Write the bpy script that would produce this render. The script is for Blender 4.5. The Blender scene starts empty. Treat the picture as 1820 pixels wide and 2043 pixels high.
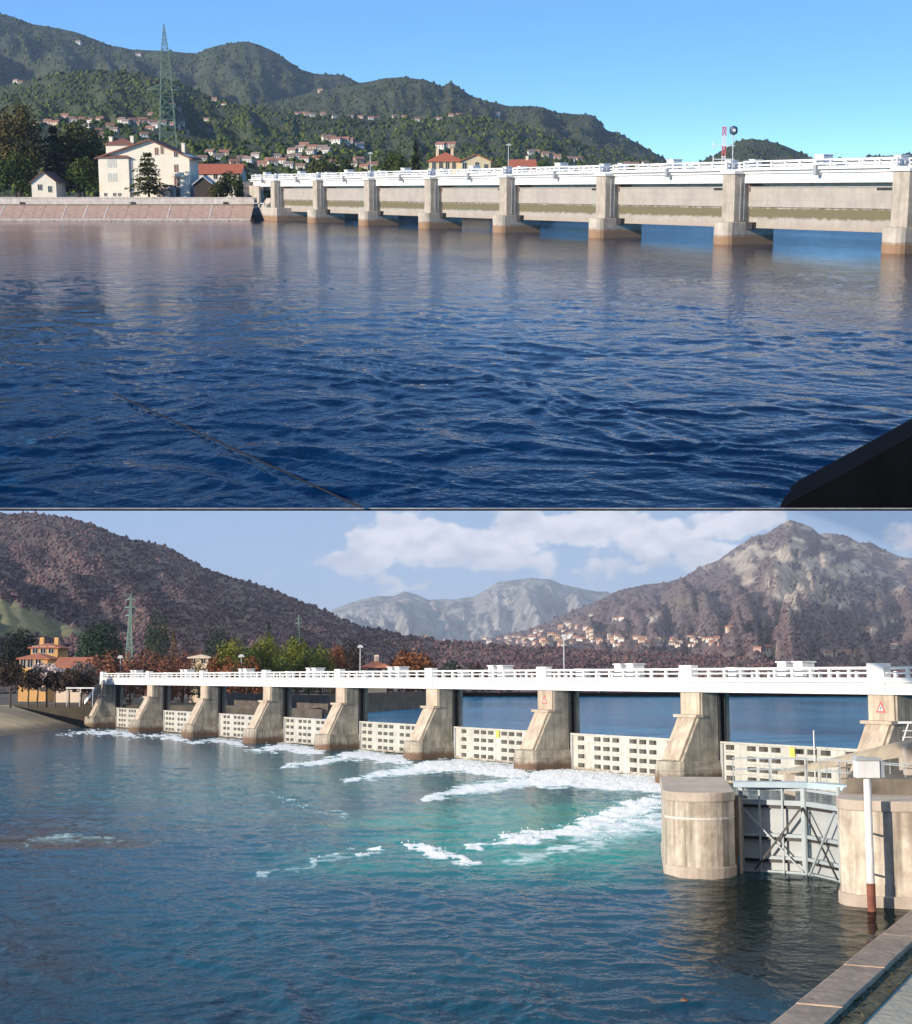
import bpy, bmesh, math, random
import numpy as np
from mathutils import Matrix, Vector
random.seed(7); np.random.seed(7)
R = math.radians
SC = bpy.context.scene
COL = SC.collection

# ------------------------------------------------------------------ camera, sky, sun, exposure
F, PX, PY = 3000.0, 910.0, 950.0          # focal length and optical axis, in units of a 1820-wide picture
HA, HB = 7.0, 8.0                         # eye height above the upper river and above the lower river
PA, PB = math.atan((PY-380)/F), math.atan((PY-1352)/F)
cam = bpy.data.cameras.new('camera'); co = bpy.data.objects.new('camera', cam); COL.objects.link(co)
co.location = (0, 0, HA); co.rotation_euler = (math.pi/2-PA, 0, 0)
cam.sensor_fit = 'HORIZONTAL'; cam.sensor_width = 36.0; cam.lens = 36.0*F/1820
cam.shift_y = -(1021.5-PY)/1820; cam.clip_start = 0.5; cam.clip_end = 60000
SC.camera = co

SUN_EL, SUN_AZ = 20.5, -55.0              # low sun behind the camera, over the left shoulder
world = bpy.data.worlds.new('World'); SC.world = world; world.use_nodes = True
wn, wl = world.node_tree.nodes, world.node_tree.links
wn.clear()
w_out = wn.new('ShaderNodeOutputWorld'); w_bg = wn.new('ShaderNodeBackground')
w_sky = wn.new('ShaderNodeTexSky'); w_sky.sky_type = 'NISHITA'; w_sky.sun_disc = False
w_sky.sun_elevation = R(SUN_EL); w_sky.sun_rotation = R(180-SUN_AZ)
w_sky.air_density = 1.0; w_sky.dust_density = 0.2; w_sky.ozone_density = 3.0
w_tc = wn.new('ShaderNodeTexCoord'); w_sep = wn.new('ShaderNodeSeparateXYZ'); w_cmb = wn.new('ShaderNodeCombineXYZ')
w_max = wn.new('ShaderNodeMath'); w_max.operation = 'MAXIMUM'; w_max.inputs[1].default_value = 0.0
w_mad = wn.new('ShaderNodeMath'); w_mad.operation = 'MULTIPLY_ADD'; w_mad.inputs[1].default_value = 3.2; w_mad.inputs[2].default_value = 0.06
w_nrm = wn.new('ShaderNodeVectorMath'); w_nrm.operation = 'NORMALIZE'
w_tint = wn.new('ShaderNodeMix'); w_tint.data_type = 'RGBA'; w_tint.blend_type = 'MULTIPLY'
w_tint.inputs[0].default_value = 1.0; w_tr = wn.new('ShaderNodeValToRGB'); w_tr.color_ramp.elements[0].color = (1.10, 1.42, 1.42, 1); w_tr.color_ramp.elements[1].color = (.50, 1.34, 1.80, 1); w_tr.color_ramp.elements[1].position = .11; w_e3 = w_tr.color_ramp.elements.new(.6); w_e3.color = (.36, .90, 1.30, 1)
wl.new(w_tc.outputs['Generated'], w_sep.inputs[0]); wl.new(w_sep.outputs[2], w_max.inputs[0]); wl.new(w_max.outputs[0], w_mad.inputs[0])
wl.new(w_sep.outputs[0], w_cmb.inputs[0]); wl.new(w_sep.outputs[1], w_cmb.inputs[1]); wl.new(w_mad.outputs[0], w_cmb.inputs[2])
wl.new(w_max.outputs[0], w_tr.inputs[0]); wl.new(w_tr.outputs[0], w_tint.inputs[7]); wl.new(w_cmb.outputs[0], w_nrm.inputs[0]); wl.new(w_nrm.outputs[0], w_sky.inputs['Vector'])
wl.new(w_sky.outputs[0], w_tint.inputs[6]); wl.new(w_tint.outputs[2], w_bg.inputs[0]); wl.new(w_bg.outputs[0], w_out.inputs[0])
w_bg.inputs[1].default_value = 0.15

sl = bpy.data.lights.new('sun', 'SUN'); so = bpy.data.objects.new('sun', sl); COL.objects.link(so)
sl.energy = 4.8; sl.angle = R(0.5); sl.color = (1.0, 0.875, 0.72)
so.rotation_euler = (R(90-SUN_EL), 0, R(SUN_AZ)); so.location = (0, -40, 60)
SC.view_settings.view_transform = 'Standard'; SC.view_settings.look = 'None'
SC.view_settings.exposure = 0.3; SC.view_settings.gamma = 1.0; SC.view_settings.use_curve_mapping = False
SC.cycles.max_bounces = 6; SC.cycles.diffuse_bounces = 2; SC.cycles.glossy_bounces = 3; SC.cycles.volume_bounces = 0
SC.cycles.transparent_max_bounces = 8

# ------------------------------------------------------------------ the two places share one eye point
class Frame:
    def __init__(s, p, h, M): s.p, s.h, s.M = p, h, M
    def dir(s, x, y):
        u, v = (x-PX)/F, -(y-PY)/F
        return u, math.cos(s.p)+v*math.sin(s.p), -math.sin(s.p)+v*math.cos(s.p)
    def pt(s, x, y, Y):                   # the point of a sight line at distance Y
        a, b, c = s.dir(x, y); k = Y/b
        return a*k, Y, s.h+c*k
    def ground(s, x, y, z=0.0):           # the point of a sight line at height z
        a, b, c = s.dir(x, y); k = (z-s.h)/c
        return a*k, b*k, z
    def proj(s, X, Y, Z):
        fw = Y*math.cos(s.p)-(Z-s.h)*math.sin(s.p); up = Y*math.sin(s.p)+(Z-s.h)*math.cos(s.p)
        return PX+F*X/fw, PY-F*up/fw
FA = Frame(PA, HA, Matrix.Identity(4))
FB = Frame(PB, HB, Matrix.Translation((0, 0, HA)) @ Matrix.Rotation(-(PA-PB), 4, 'X') @ Matrix.Translation((0, 0, -HB)))

# ------------------------------------------------------------------ noise
def _h(ix, iy, seed):
    n = (ix.astype(np.int64)*374761393 + iy.astype(np.int64)*668265263 + seed*974634777) & 0xffffffff
    n = ((n ^ (n >> 13))*1274126177) & 0xffffffff
    return ((n ^ (n >> 16)) & 0xffff)/65535.0
def vnoise(x, y, seed=0):
    x = np.asarray(x, float); y = np.asarray(y, float)
    ix, iy = np.floor(x), np.floor(y); fx, fy = x-ix, y-iy
    fx = fx*fx*fx*(fx*(fx*6-15)+10); fy = fy*fy*fy*(fy*(fy*6-15)+10)
    a, b, c, d = _h(ix, iy, seed), _h(ix+1, iy, seed), _h(ix, iy+1, seed), _h(ix+1, iy+1, seed)
    return (a+(b-a)*fx)*(1-fy)+(c+(d-c)*fx)*fy
def fbm(x, y, seed=0, octv=4, gain=0.5):
    t, a, s = 0, 1.0, 0
    for o in range(octv):
        t = t+a*vnoise(np.asarray(x)*2**o+17.3*o, np.asarray(y)*2**o-9.1*o, seed+o); s += a; a *= gain
    return t/s
def sstep(a, b, x):
    t = np.clip((np.asarray(x, float)-a)/(b-a), 0, 1); return t*t*(3-2*t)

# ------------------------------------------------------------------ materials
def srgb(r, g, b):
    f = lambda c: c/12.92 if c <= .04045 else ((c+.055)/1.055)**2.4
    return (f(r/255), f(g/255), f(b/255), 1)
MATS = {}
def base_mat(name):
    m = bpy.data.materials.new(name); m.use_nodes = True; nt = m.node_tree
    return m, nt.nodes, nt.links, nt.nodes['Principled BSDF']
def ramp(n, stops):
    r = n.new('ShaderNodeValToRGB'); e = r.color_ramp.elements
    while len(e) < len(stops): e.new(0.5)
    for k, (p, c) in enumerate(stops): e[k].position = p; e[k].color = c if len(c) == 4 else (*c, 1)
    return r
def noise(n, l, scale, detail=4, rough=0.55, stretch=None, coord='Object', off=0):
    tc = n.new('ShaderNodeTexCoord'); t = n.new('ShaderNodeTexNoise')
    t.inputs['Scale'].default_value = scale; t.inputs['Detail'].default_value = detail; t.inputs['Roughness'].default_value = rough
    mp = n.new('ShaderNodeMapping'); mp.inputs['Scale'].default_value = stretch or (1, 1, 1); mp.inputs['Location'].default_value = (off, off*.7, off*.3)
    l.new(tc.outputs[coord], mp.inputs[0]); l.new(mp.outputs[0], t.inputs['Vector'])
    return t
def mixc(n, l, fac, a, b, mode='MIX'):
    m = n.new('ShaderNodeMix'); m.data_type = 'RGBA'; m.blend_type = mode
    for i, v in ((0, fac), (6, a), (7, b)):
        if isinstance(v, (int, float)): m.inputs[i].default_value = v
        elif isinstance(v, tuple): m.inputs[i].default_value = v if len(v) == 4 else (*v, 1)
        else: l.new(v, m.inputs[i])
    return m.outputs[2]
def rough_mat(name, c1, c2, scale=1.0, rough=0.85, bump=0.3, bscale=6.0, stretch=None, bd=0.05, metallic=0.0):
    if name in MATS: return MATS[name]
    m, n, l, p = base_mat(name)
    t = noise(n, l, scale, 5, .6, stretch); r = ramp(n, [(0.32, c1), (0.68, c2)])
    l.new(t.outputs['Fac'], r.inputs[0]); l.new(r.outputs[0], p.inputs['Base Color'])
    p.inputs['Roughness'].default_value = rough; p.inputs['Metallic'].default_value = metallic
    if bump:
        t2 = noise(n, l, bscale, 4); b = n.new('ShaderNodeBump'); b.inputs['Strength'].default_value = bump; b.inputs['Distance'].default_value = bd
        l.new(t2.outputs['Fac'], b.inputs['Height']); l.new(b.outputs[0], p.inputs['Normal'])
    MATS[name] = m; return m
def concrete(name, light, dark, rust=None, rz=(0.2, 0.9), streak=0.6, scale=0.7, obj_z=True, algae=None, az=(3, 4)):
    """weathered concrete: blotches, vertical run-off streaks, a stained band near the waterline"""
    if name in MATS: return MATS[name]
    m, n, l, p = base_mat(name); _nz = globals()['noise']
    oi = n.new('ShaderNodeObjectInfo'); om = n.new('ShaderNodeMath'); om.operation = 'MULTIPLY'; om.inputs[1].default_value = 61.0; l.new(oi.outputs['Random'], om.inputs[0])
    def noise(n, l, *a, **k):
        t = _nz(n, l, *a, **k); lk = t.inputs['Vector'].links[0]; src = lk.from_socket; l.remove(lk)
        ad = n.new('ShaderNodeVectorMath'); ad.operation = 'ADD'; l.new(src, ad.inputs[0]); l.new(om.outputs[0], ad.inputs[1]); l.new(ad.outputs[0], t.inputs['Vector']); return t
    t = noise(n, l, scale, 6, .62); r = ramp(n, [(0.34, dark), (0.62, light)]); l.new(t.outputs['Fac'], r.inputs[0])
    s = noise(n, l, 1.7, 4, .6, (1.6, 1.6, .14), off=3); sr = ramp(n, [(0.42, (0, 0, 0)), (0.72, (1, 1, 1))]); l.new(s.outputs['Fac'], sr.inputs[0])
    mm = n.new('ShaderNodeMath'); mm.operation = 'MULTIPLY'; mm.inputs[1].default_value = streak; l.new(sr.outputs[0], mm.inputs[0])
    c = mixc(n, l, mm.outputs[0], r.outputs[0], tuple(x*.48 for x in dark[:3]))
    tc = n.new('ShaderNodeTexCoord'); sx = n.new('ShaderNodeSeparateXYZ'); l.new(tc.outputs['Object'], sx.inputs[0])
    wob = noise(n, l, 1.3, 3, off=8); wm = n.new('ShaderNodeMath'); wm.operation = 'MULTIPLY_ADD'; wm.inputs[1].default_value = .9; l.new(wob.outputs['Fac'], wm.inputs[0]); l.new(sx.outputs[2], wm.inputs[2])
    def band(lo, hi, colr, c, fade_in=None):
        mr = n.new('ShaderNodeMapRange'); mr.interpolation_type = 'SMOOTHSTEP'
        mr.inputs[1].default_value = lo+.45; mr.inputs[2].default_value = hi+.45; mr.inputs[3].default_value = .9; mr.inputs[4].default_value = 0
        l.new(wm.outputs[0], mr.inputs[0]); f = mr.outputs[0]
        if fade_in is not None:
            m2 = n.new('ShaderNodeMapRange'); m2.interpolation_type = 'SMOOTHSTEP'
            m2.inputs[1].default_value = fade_in+.2; m2.inputs[2].default_value = fade_in+.6; l.new(wm.outputs[0], m2.inputs[0])
            q = n.new('ShaderNodeMath'); q.operation = 'MULTIPLY'; l.new(f, q.inputs[0]); l.new(m2.outputs[0], q.inputs[1]); f = q.outputs[0]
        return mixc(n, l, f, c, colr)
    if rust: c = band(rz[0], rz[1], rust, c)
    if algae: c = band(az[1]-.2, az[1]+.05, algae, c, fade_in=az[0])
    l.new(c, p.inputs['Base Color']); p.inputs['Roughness'].default_value = .9
    t2 = noise(n, l, 5, 5); b = n.new('ShaderNodeBump'); b.inputs['Strength'].default_value = .35; b.inputs['Distance'].default_value = .06
    l.new(t2.outputs['Fac'], b.inputs['Height']); l.new(b.outputs[0], p.inputs['Normal'])
    MATS[name] = m; return m
def tint_mat(name, stops, rough=.95, nscale=None, trans=0.0):
    """colour picked by the per-plant 'tint' attribute"""
    if name in MATS: return MATS[name]
    m, n, l, p = base_mat(name)
    a = n.new('ShaderNodeAttribute'); a.attribute_name = 'tint'; r = ramp(n, stops); l.new(a.outputs['Fac'], r.inputs[0])
    c = r.outputs[0]
    if nscale:
        t = noise(n, l, nscale, 3); rr = ramp(n, [(.34, (.45, .45, .45)), (.66, (1.4, 1.4, 1.4))]); l.new(t.outputs['Fac'], rr.inputs[0]); c = mixc(n, l, 1.0, c, rr.outputs[0], 'MULTIPLY')
    l.new(c, p.inputs['Base Color']); p.inputs['Roughness'].default_value = rough
    p.inputs['Specular IOR Level'].default_value = .15
    MATS[name] = m; return m
WHITE = lambda: concrete('white_paint', (.82, .81, .79), (.68, .67, .65), None, (0, 1), .30, .6)
DARKSTEEL = lambda: rough_mat('dark_steel', (.02, .022, .026), (.05, .045, .04), 2, .6, .2)
GREYSTEEL = lambda: rough_mat('grey_steel', (.30, .32, .34), (.42, .43, .44), 1.5, .5, .15)

# ------------------------------------------------------------------ mesh builders and object helpers
class MB:
    def __init__(s): s.v, s.f = [], []
    def add(s, vs, fs):
        o = len(s.v); s.v += [tuple(v) for v in vs]; s.f += [tuple(i+o for i in f) for f in fs]; return s
    def box(s, x0, x1, y0, y1, z0, z1):
        return s.add([(x0,y0,z0),(x1,y0,z0),(x1,y1,z0),(x0,y1,z0),(x0,y0,z1),(x1,y0,z1),(x1,y1,z1),(x0,y1,z1)],
                     [(0,3,2,1),(4,5,6,7),(0,1,5,4),(1,2,6,5),(2,3,7,6),(3,0,4,7)])
    def cbox(s, c, d): return s.box(c[0]-d[0]/2, c[0]+d[0]/2, c[1]-d[1]/2, c[1]+d[1]/2, c[2]-d[2]/2, c[2]+d[2]/2)
    def prism(s, poly, z0, z1, top=None):  # plan polygon raised from z0 to z1 (top: another outline for z1)
        n = len(poly); t = top or poly
        return s.add([(x, y, z0) for x, y in poly]+[(x, y, z1) for x, y in t],
                     [tuple(range(n-1, -1, -1)), tuple(range(n, 2*n))]+[(i, (i+1) % n, n+(i+1) % n, n+i) for i in range(n)])
    def profile(s, poly, y0, y1):          # x-z outline swept along y
        n = len(poly)
        return s.add([(x, y0, z) for x, z in poly]+[(x, y1, z) for x, z in poly],
                     [tuple(range(n)), tuple(range(2*n-1, n-1, -1))]+[(i, n+i, n+(i+1) % n, (i+1) % n) for i in range(n)])
    def bar(s, a, b, r, n=4, r2=None):
        a, b = Vector(a), Vector(b); d = (b-a)
        if d.length < 1e-6: return s
        d.normalize(); q = Vector((0, 0, 1)) if abs(d.z) < .9 else Vector((1, 0, 0)); u = d.cross(q).normalized(); w = d.cross(u); r2 = r if r2 is None else r2
        vs = []
        for p, rr in ((a, r), (b, r2)):
            for k in range(n):
                t = 2*math.pi*(k+.5)/n; vs.append(p+u*math.cos(t)*rr+w*math.sin(t)*rr)
        return s.add(vs, [tuple(range(n)), tuple(range(2*n-1, n-1, -1))]+[(k, n+k, n+(k+1) % n, (k+1) % n) for k in range(n)])
    def lathe(s, prof, n=24, c=(0, 0)):
        vs = [(c[0]+r*math.cos(2*math.pi*k/n), c[1]+r*math.sin(2*math.pi*k/n), z) for r, z in prof for k in range(n)]
        fs = [(i*n+k, i*n+(k+1) % n, (i+1)*n+(k+1) % n, (i+1)*n+k) for i in range(len(prof)-1) for k in range(n)]
        return s.add(vs, fs+[tuple(range(n-1, -1, -1)), tuple((len(prof)-1)*n+k for k in range(n))])
    def mesh(s, name):
        me = bpy.data.meshes.new(name); me.from_pydata(s.v, [], s.f); me.update(); return me

def link(name, me, mat=None, parent=None, M=None):
    o = bpy.data.objects.new(name, me); COL.objects.link(o)
    if mat is not None:
        if len(me.materials): pass
        else: me.materials.append(mat)
    if parent is not None: o.parent = parent
    if M is not None: o.matrix_world = M
    return o
def part(name, mb, mat, parent, bevel=0):
    o = link(name, mb.mesh(name), mat, parent)
    if bevel: b = o.modifiers.new('b', 'BEVEL'); b.width = bevel; b.segments = 2; b.limit_method = 'ANGLE'
    return o
def tag(o, label=None, cat=None, group=None, kind=None):
    if label: o['label'] = label
    if cat: o['category'] = cat
    if group: o['group'] = group
    if kind: o['kind'] = kind
    return o
def thing(name, fr, loc, rz, label, cat, group=None):
    o = bpy.data.objects.new(name, None); COL.objects.link(o); o.empty_display_size = .5
    o.matrix_world = fr.M @ Matrix.Translation(loc) @ Matrix.Rotation(rz, 4, 'Z')
    return tag(o, label, cat, group)
def struct(name, fr, mb, mat): return tag(link(name, mb.mesh(name), mat, M=fr.M), kind='structure')
def np_mesh(name, V, Fc, tint=None, smooth=False, attrs=None):
    V = np.asarray(V, np.float32); Fc = np.asarray(Fc, np.int32); k = Fc.shape[1]
    me = bpy.data.meshes.new(name); me.vertices.add(len(V)); me.vertices.foreach_set('co', V.ravel())
    me.loops.add(Fc.size); me.loops.foreach_set('vertex_index', Fc.ravel())
    me.polygons.add(len(Fc)); me.polygons.foreach_set('loop_start', np.arange(0, Fc.size, k, dtype=np.int32))
    try: me.polygons.foreach_set('loop_total', np.full(len(Fc), k, np.int32))
    except Exception: pass
    me.update(calc_edges=True)
    if smooth: me.polygons.foreach_set('use_smooth', np.ones(len(Fc), bool))
    if tint is not None: attrs = dict(attrs or {}, tint=tint)
    for nm, a in (attrs or {}).items():
        at = me.attributes.new(nm, 'FLOAT', 'POINT'); at.data.foreach_set('value', np.asarray(a, np.float32))
    me.validate(); return me
def grid_faces(nr, nc):
    i = np.arange(nr*nc).reshape(nr, nc)
    return np.stack([i[:-1, :-1], i[:-1, 1:], i[1:, 1:], i[1:, :-1]], -1).reshape(-1, 4)
def ordinal(n):
    one = ['', 'first', 'second', 'third', 'fourth', 'fifth', 'sixth', 'seventh', 'eighth', 'ninth', 'tenth', 'eleventh', 'twelfth', 'thirteenth', 'fourteenth', 'fifteenth', 'sixteenth', 'seventeenth', 'eighteenth', 'nineteenth']
    if n < 20: return one[n]
    t = ['', '', 'twent', 'thirt', 'fort', 'fift', 'sixt', 'sevent'][n//10]
    return t+'ieth' if n % 10 == 0 else t+'y-'+one[n % 10]
ORD = ['', 'first', 'second', 'third', 'fourth', 'fifth', 'sixth', 'seventh', 'eighth', 'ninth']

# ------------------------------------------------------------------ mountains
class Ridge:
    """a hillside: foot at Y0, crest (its outline seen from the bank) at Yr, falling away behind"""
    def __init__(s, fr, name, sil, Y0, Yr, z0, amp, seed, x0=-112, x1=2080, step=4, nt=60, gul=90, fine=0.0, pw=1.0):
        s.fr, s.Y0, s.Yr, s.z0 = fr, Y0, Yr, z0
        xs = np.arange(x0, x1+step, step); s.xs = xs
        sx, sy = np.array(sil, float).T
        ys = np.interp(xs, sx, sy)
        ys = ys+(fbm(xs/38., xs*0+seed, seed, 4)-.5)*5*min(1, amp)+(fbm(xs/7., xs*0+seed, seed+3, 2)-.5)*2.2*fine
        zr = np.array([fr.pt(x, y, Yr)[2] for x, y in zip(xs, ys)])
        ts = np.concatenate([np.linspace(0, 1, nt), [1.05, 1.15, 1.35]]); s.ts = ts
        T, Xp = np.meshgrid(ts, xs, indexing='ij')
        Y = Y0+(Yr-Y0)*T
        fwd = Y*math.cos(fr.p)
        X = (Xp-PX)/F*Y*1.0/math.cos(fr.p)*.985
        X = np.array((Xp-PX)/F)*(Y*math.cos(fr.p)-(zr[None, :]*np.clip(T, 0, 1)-fr.h)*math.sin(fr.p))
        prof = np.where(T <= 1, np.clip(T, 0, 1)**pw, np.maximum(0, 1-(T-1)*2.9))
        H = np.maximum(zr-z0, 0)[None, :]
        Z = z0+H*prof
        env = np.clip(T*(1-T)*4, 0, 1)
        g = np.abs(fbm(Xp/gul+T*1.1, T*1.6+seed, seed, 4)*2-1)
        Z = Z-env*H*.42*amp*(0.55-g)*.9
        n2 = fbm(X/(Yr*.014), Y/(Yr*.02), seed+9, 4)-.5
        Z = Z+np.clip(env*3, 0, 1)*n2*Yr*.009*amp
        s.P = np.stack([X, Y, Z], -1); s.T = T; s.Xp = Xp
        fw = Y*math.cos(fr.p)-(Z-fr.h)*math.sin(fr.p); up = Y*math.sin(fr.p)+(Z-fr.h)*math.cos(fr.p)
        s.py = PY-F*up/fw; s.px = PX+F*X/fw
        s.name = name
    def build(s, mat, attrs=None):
        nr, nc = s.T.shape
        me = np_mesh(s.name, s.P.reshape(-1, 3), grid_faces(nr, nc), smooth=True, attrs={k: v.ravel() for k, v in (attrs or {}).items()})
        s.obj = tag(link(s.name, me, mat, M=s.fr.M), kind='structure'); return s.obj
    def at(s, i, j):                       # fractional row, column
        i0 = np.clip(np.floor(i).astype(int), 0, s.T.shape[0]-2); j0 = np.clip(np.floor(j).astype(int), 0, s.T.shape[1]-2)
        a = (i-i0)[:, None]; b = (j-j0)[:, None]; P = s.P
        return (P[i0, j0]*(1-a)+P[i0+1, j0]*a)*(1-b)+(P[i0, j0+1]*(1-a)+P[i0+1, j0+1]*a)*b
    def hit(s, x, y):                      # the point of the slope seen in direction (x, y), or None
        j = (x-s.xs[0])/(s.xs[1]-s.xs[0]); j0 = int(np.clip(j, 0, len(s.xs)-1))
        col = s.py[:len(s.ts)-3, j0]; k = np.where(col <= y)[0]
        if not len(k) or k[0] == 0: return None
        i = k[0]; f = (col[i-1]-y)/max(col[i-1]-col[i], 1e-6)
        P = s.P[i-1, j0]*(1-f)+s.P[i, j0]*f
        return P
    def scatter(s, n, size, name, mat, seed, mask=None, tmax=1.0, tall=1.0, tmin=0.0, label=None, cone=0.0):
        """treetops over the slope, evenly as seen along it"""
        rg = np.random.RandomState(seed); nr = len(s.ts)-3
        i = rg.rand(n*3)*(nr-1); j = rg.rand(n*3)*(len(s.xs)-1)
        dy = np.maximum(0, -np.diff(s.py[:nr], axis=0)); w = dy[np.minimum(i.astype(int), nr-2), j.astype(int)]
        w = w/np.percentile(w, 97)+.04
        x = s.xs[0]+j*(s.xs[1]-s.xs[0]); t = i/(nr-1)
        keep = (rg.rand(len(i)) < w) & (t <= tmax) & (t >= tmin) & (x > -60) & (x < 1890)
        i, j = i[keep], j[keep]
        P = s.at(i, j); x = s.xs[0]+j*(s.xs[1]-s.xs[0]); py = s.py[np.clip(np.round(i).astype(int), 0, nr-1), j.astype(int)]
        if mask is not None:
            k = mask(x, py) > rg.rand(len(x)); P, x, py = P[k], x[k], py[k]
        P = P[:n]; m = len(P)
        sc = size*(P[:, 1]/s.Yr*.75+.25)*(0.6+rg.rand(m)**2*1.15)
        return blobs(s.fr, P, sc, name, mat, seed, tall, cone)
def blobs(fr, P, sc, name, mat, seed, tall=1.0, cone=0.0):
    rg = np.random.RandomState(seed); m = len(P)
    rings = [(0.95, -.15), (.82, .55)] if not cone else [(0.9, -.25), (.6, .5)]
    vs = [(r*math.cos(2*math.pi*(k+.5*q)/4), r*math.sin(2*math.pi*(k+.5*q)/4), z) for q, (r, z) in enumerate(rings) for k in range(4)]+[(0, 0, 1.1 if not cone else 1.5)]
    B = np.array(vs); fs = []
    for k in range(4):
        a, b, c, d = k, (k+1) % 4, 4+(k+1) % 4, 4+k; fs += [(a, b, c), (a, c, d)]
    fs += [(4+k, 4+(k+1) % 4, 8) for k in range(4)]
    fs = np.array(fs); nb = len(B)
    V = B[None]*np.array([1, 1, tall])[None, None]*sc[:, None, None]*.5*(1+(rg.rand(m, nb, 1)-.5)*.6)+P[:, None, :]
    a = rg.rand(m)
    tint = np.repeat(np.clip(.25*a+.75*fbm(P[:, 0]/(sc.mean()*14), P[:, 1]/(sc.mean()*22), seed, 3)*1.5-.22, 0, 1)*.7+.3*rg.rand(m), nb)
    Fc = (fs[None]+np.arange(m)[:, None, None]*nb).reshape(-1, 3)
    me = np_mesh(name, V.reshape(-1, 3), Fc, tint)
    return tag(link(name, me, mat, M=fr.M), kind='stuff')

# ------------------------------------------------------------------ trees
def leaf_mesh(name, C, N, size, tint, rg, elong=1.5):
    """leaf-sized kites at points C, roughly facing N"""
    m = len(C); d = rg.randn(m, 3); d /= np.linalg.norm(d, axis=1, keepdims=True)
    n = N+d*.75; n /= np.linalg.norm(n, axis=1, keepdims=True)+1e-9
    u = np.cross(n, rg.randn(m, 3)); u /= np.linalg.norm(u, axis=1, keepdims=True)+1e-9; w = np.cross(n, u)
    s = (size*(.6+.8*rg.rand(m)))[:, None]
    V = np.stack([C-u*s*elong*.5, C+w*s*.42+n*s*.12, C+u*s*elong*.5, C-w*s*.42+n*s*.12], 1).reshape(-1, 3)
    return np_mesh(name, V, np.arange(4*m).reshape(-1, 4), np.repeat(tint, 4))
def crown_points(kind, rg, n, r, z0, z1):
    """points, outward normals and tints through a crown of radius r between heights z0 and z1"""
    h = z1-z0; C = []; N = []; T = []
    if kind in ('broad', 'bush', 'bare', 'dome'):
        nl = {'broad': 16, 'bush': 12, 'bare': 14, 'dome': 22}[kind]
        for k in range(nl):
            th = k*2.399+rg.rand()*.6; q = (k+.5)/nl; zz = 1-1.75*q if kind != 'dome' else 1-q*1.0
            rr = math.sqrt(max(0, 1-zz*zz))
            lr = (.34+.2*rg.rand())*(.8 if kind == 'dome' else 1)
            c = np.array([math.cos(th)*rr*(.68+.12*rg.rand()), math.sin(th)*rr*(.68+.12*rg.rand()), zz*.62])
            k_ = n//nl; d = rg.randn(k_, 3); d /= np.linalg.norm(d, axis=1, keepdims=True)
            rad = lr*(.45+.55*rg.rand(k_, 1)**.4)
            pnt = c+d*rad
            C.append(pnt); N.append(d+np.array([0, 0, .3])); T.append(np.clip(.5+(rg.rand()-.5)*.5+rg.randn(k_)*.16, 0, 1))
        C = np.concatenate(C); N = np.concatenate(N); T = np.concatenate(T)
        C[:, 0] /= np.abs(C[:, 0]).max()*.96; C[:, 1] /= np.abs(C[:, 1]).max()*.96
        C[:, 2] = (C[:, 2]-C[:, 2].min())/(C[:, 2].max()-C[:, 2].min())
        C = C*np.array([r, r, h])+np.array([0, 0, z0])
    else:                                   # conifers: tiers of drooping branches
        nt = 14 if kind == 'cedar' else 17
        for k in range(nt):
            q = min(1, max(0, (k+rg.uniform(-.35, .35))/(nt-1))); tr = r*((1-q)**.5*.95+.12 if kind == 'cedar' else (1-q)**.85+.05)*(.70+.5*rg.rand())
            nb = 6 if kind == 'cedar' else 7
            for b in range(nb):
                th = b*6.283/nb+k*1.9+rg.rand()*.5; L = tr*(.58+.55*rg.rand()); m_ = max(6, int(n/(nt*nb)*(.4+1.2*(1-q))))
                s = rg.rand(m_)**.7; wd = L*.30*(1-s*.5)
                x = s*L; y = rg.randn(m_)*wd*.6; z = -s*s*L*.16+rg.randn(m_)*h*.018*(1 if kind == 'cedar' else 1.5)
                C.append(np.stack([x*math.cos(th)-y*math.sin(th), x*math.sin(th)+y*math.cos(th), z0+h*(q*.95+.02)+z], 1))
                N.append(np.tile([math.cos(th)*.3, math.sin(th)*.3, 1], (m_, 1))); T.append(np.clip(.5+(rg.rand()-.5)*.5+rg.randn(m_)*.15, 0, 1))
        C = np.concatenate(C); N = np.concatenate(N); T = np.concatenate(T)
    return C, N, T
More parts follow.
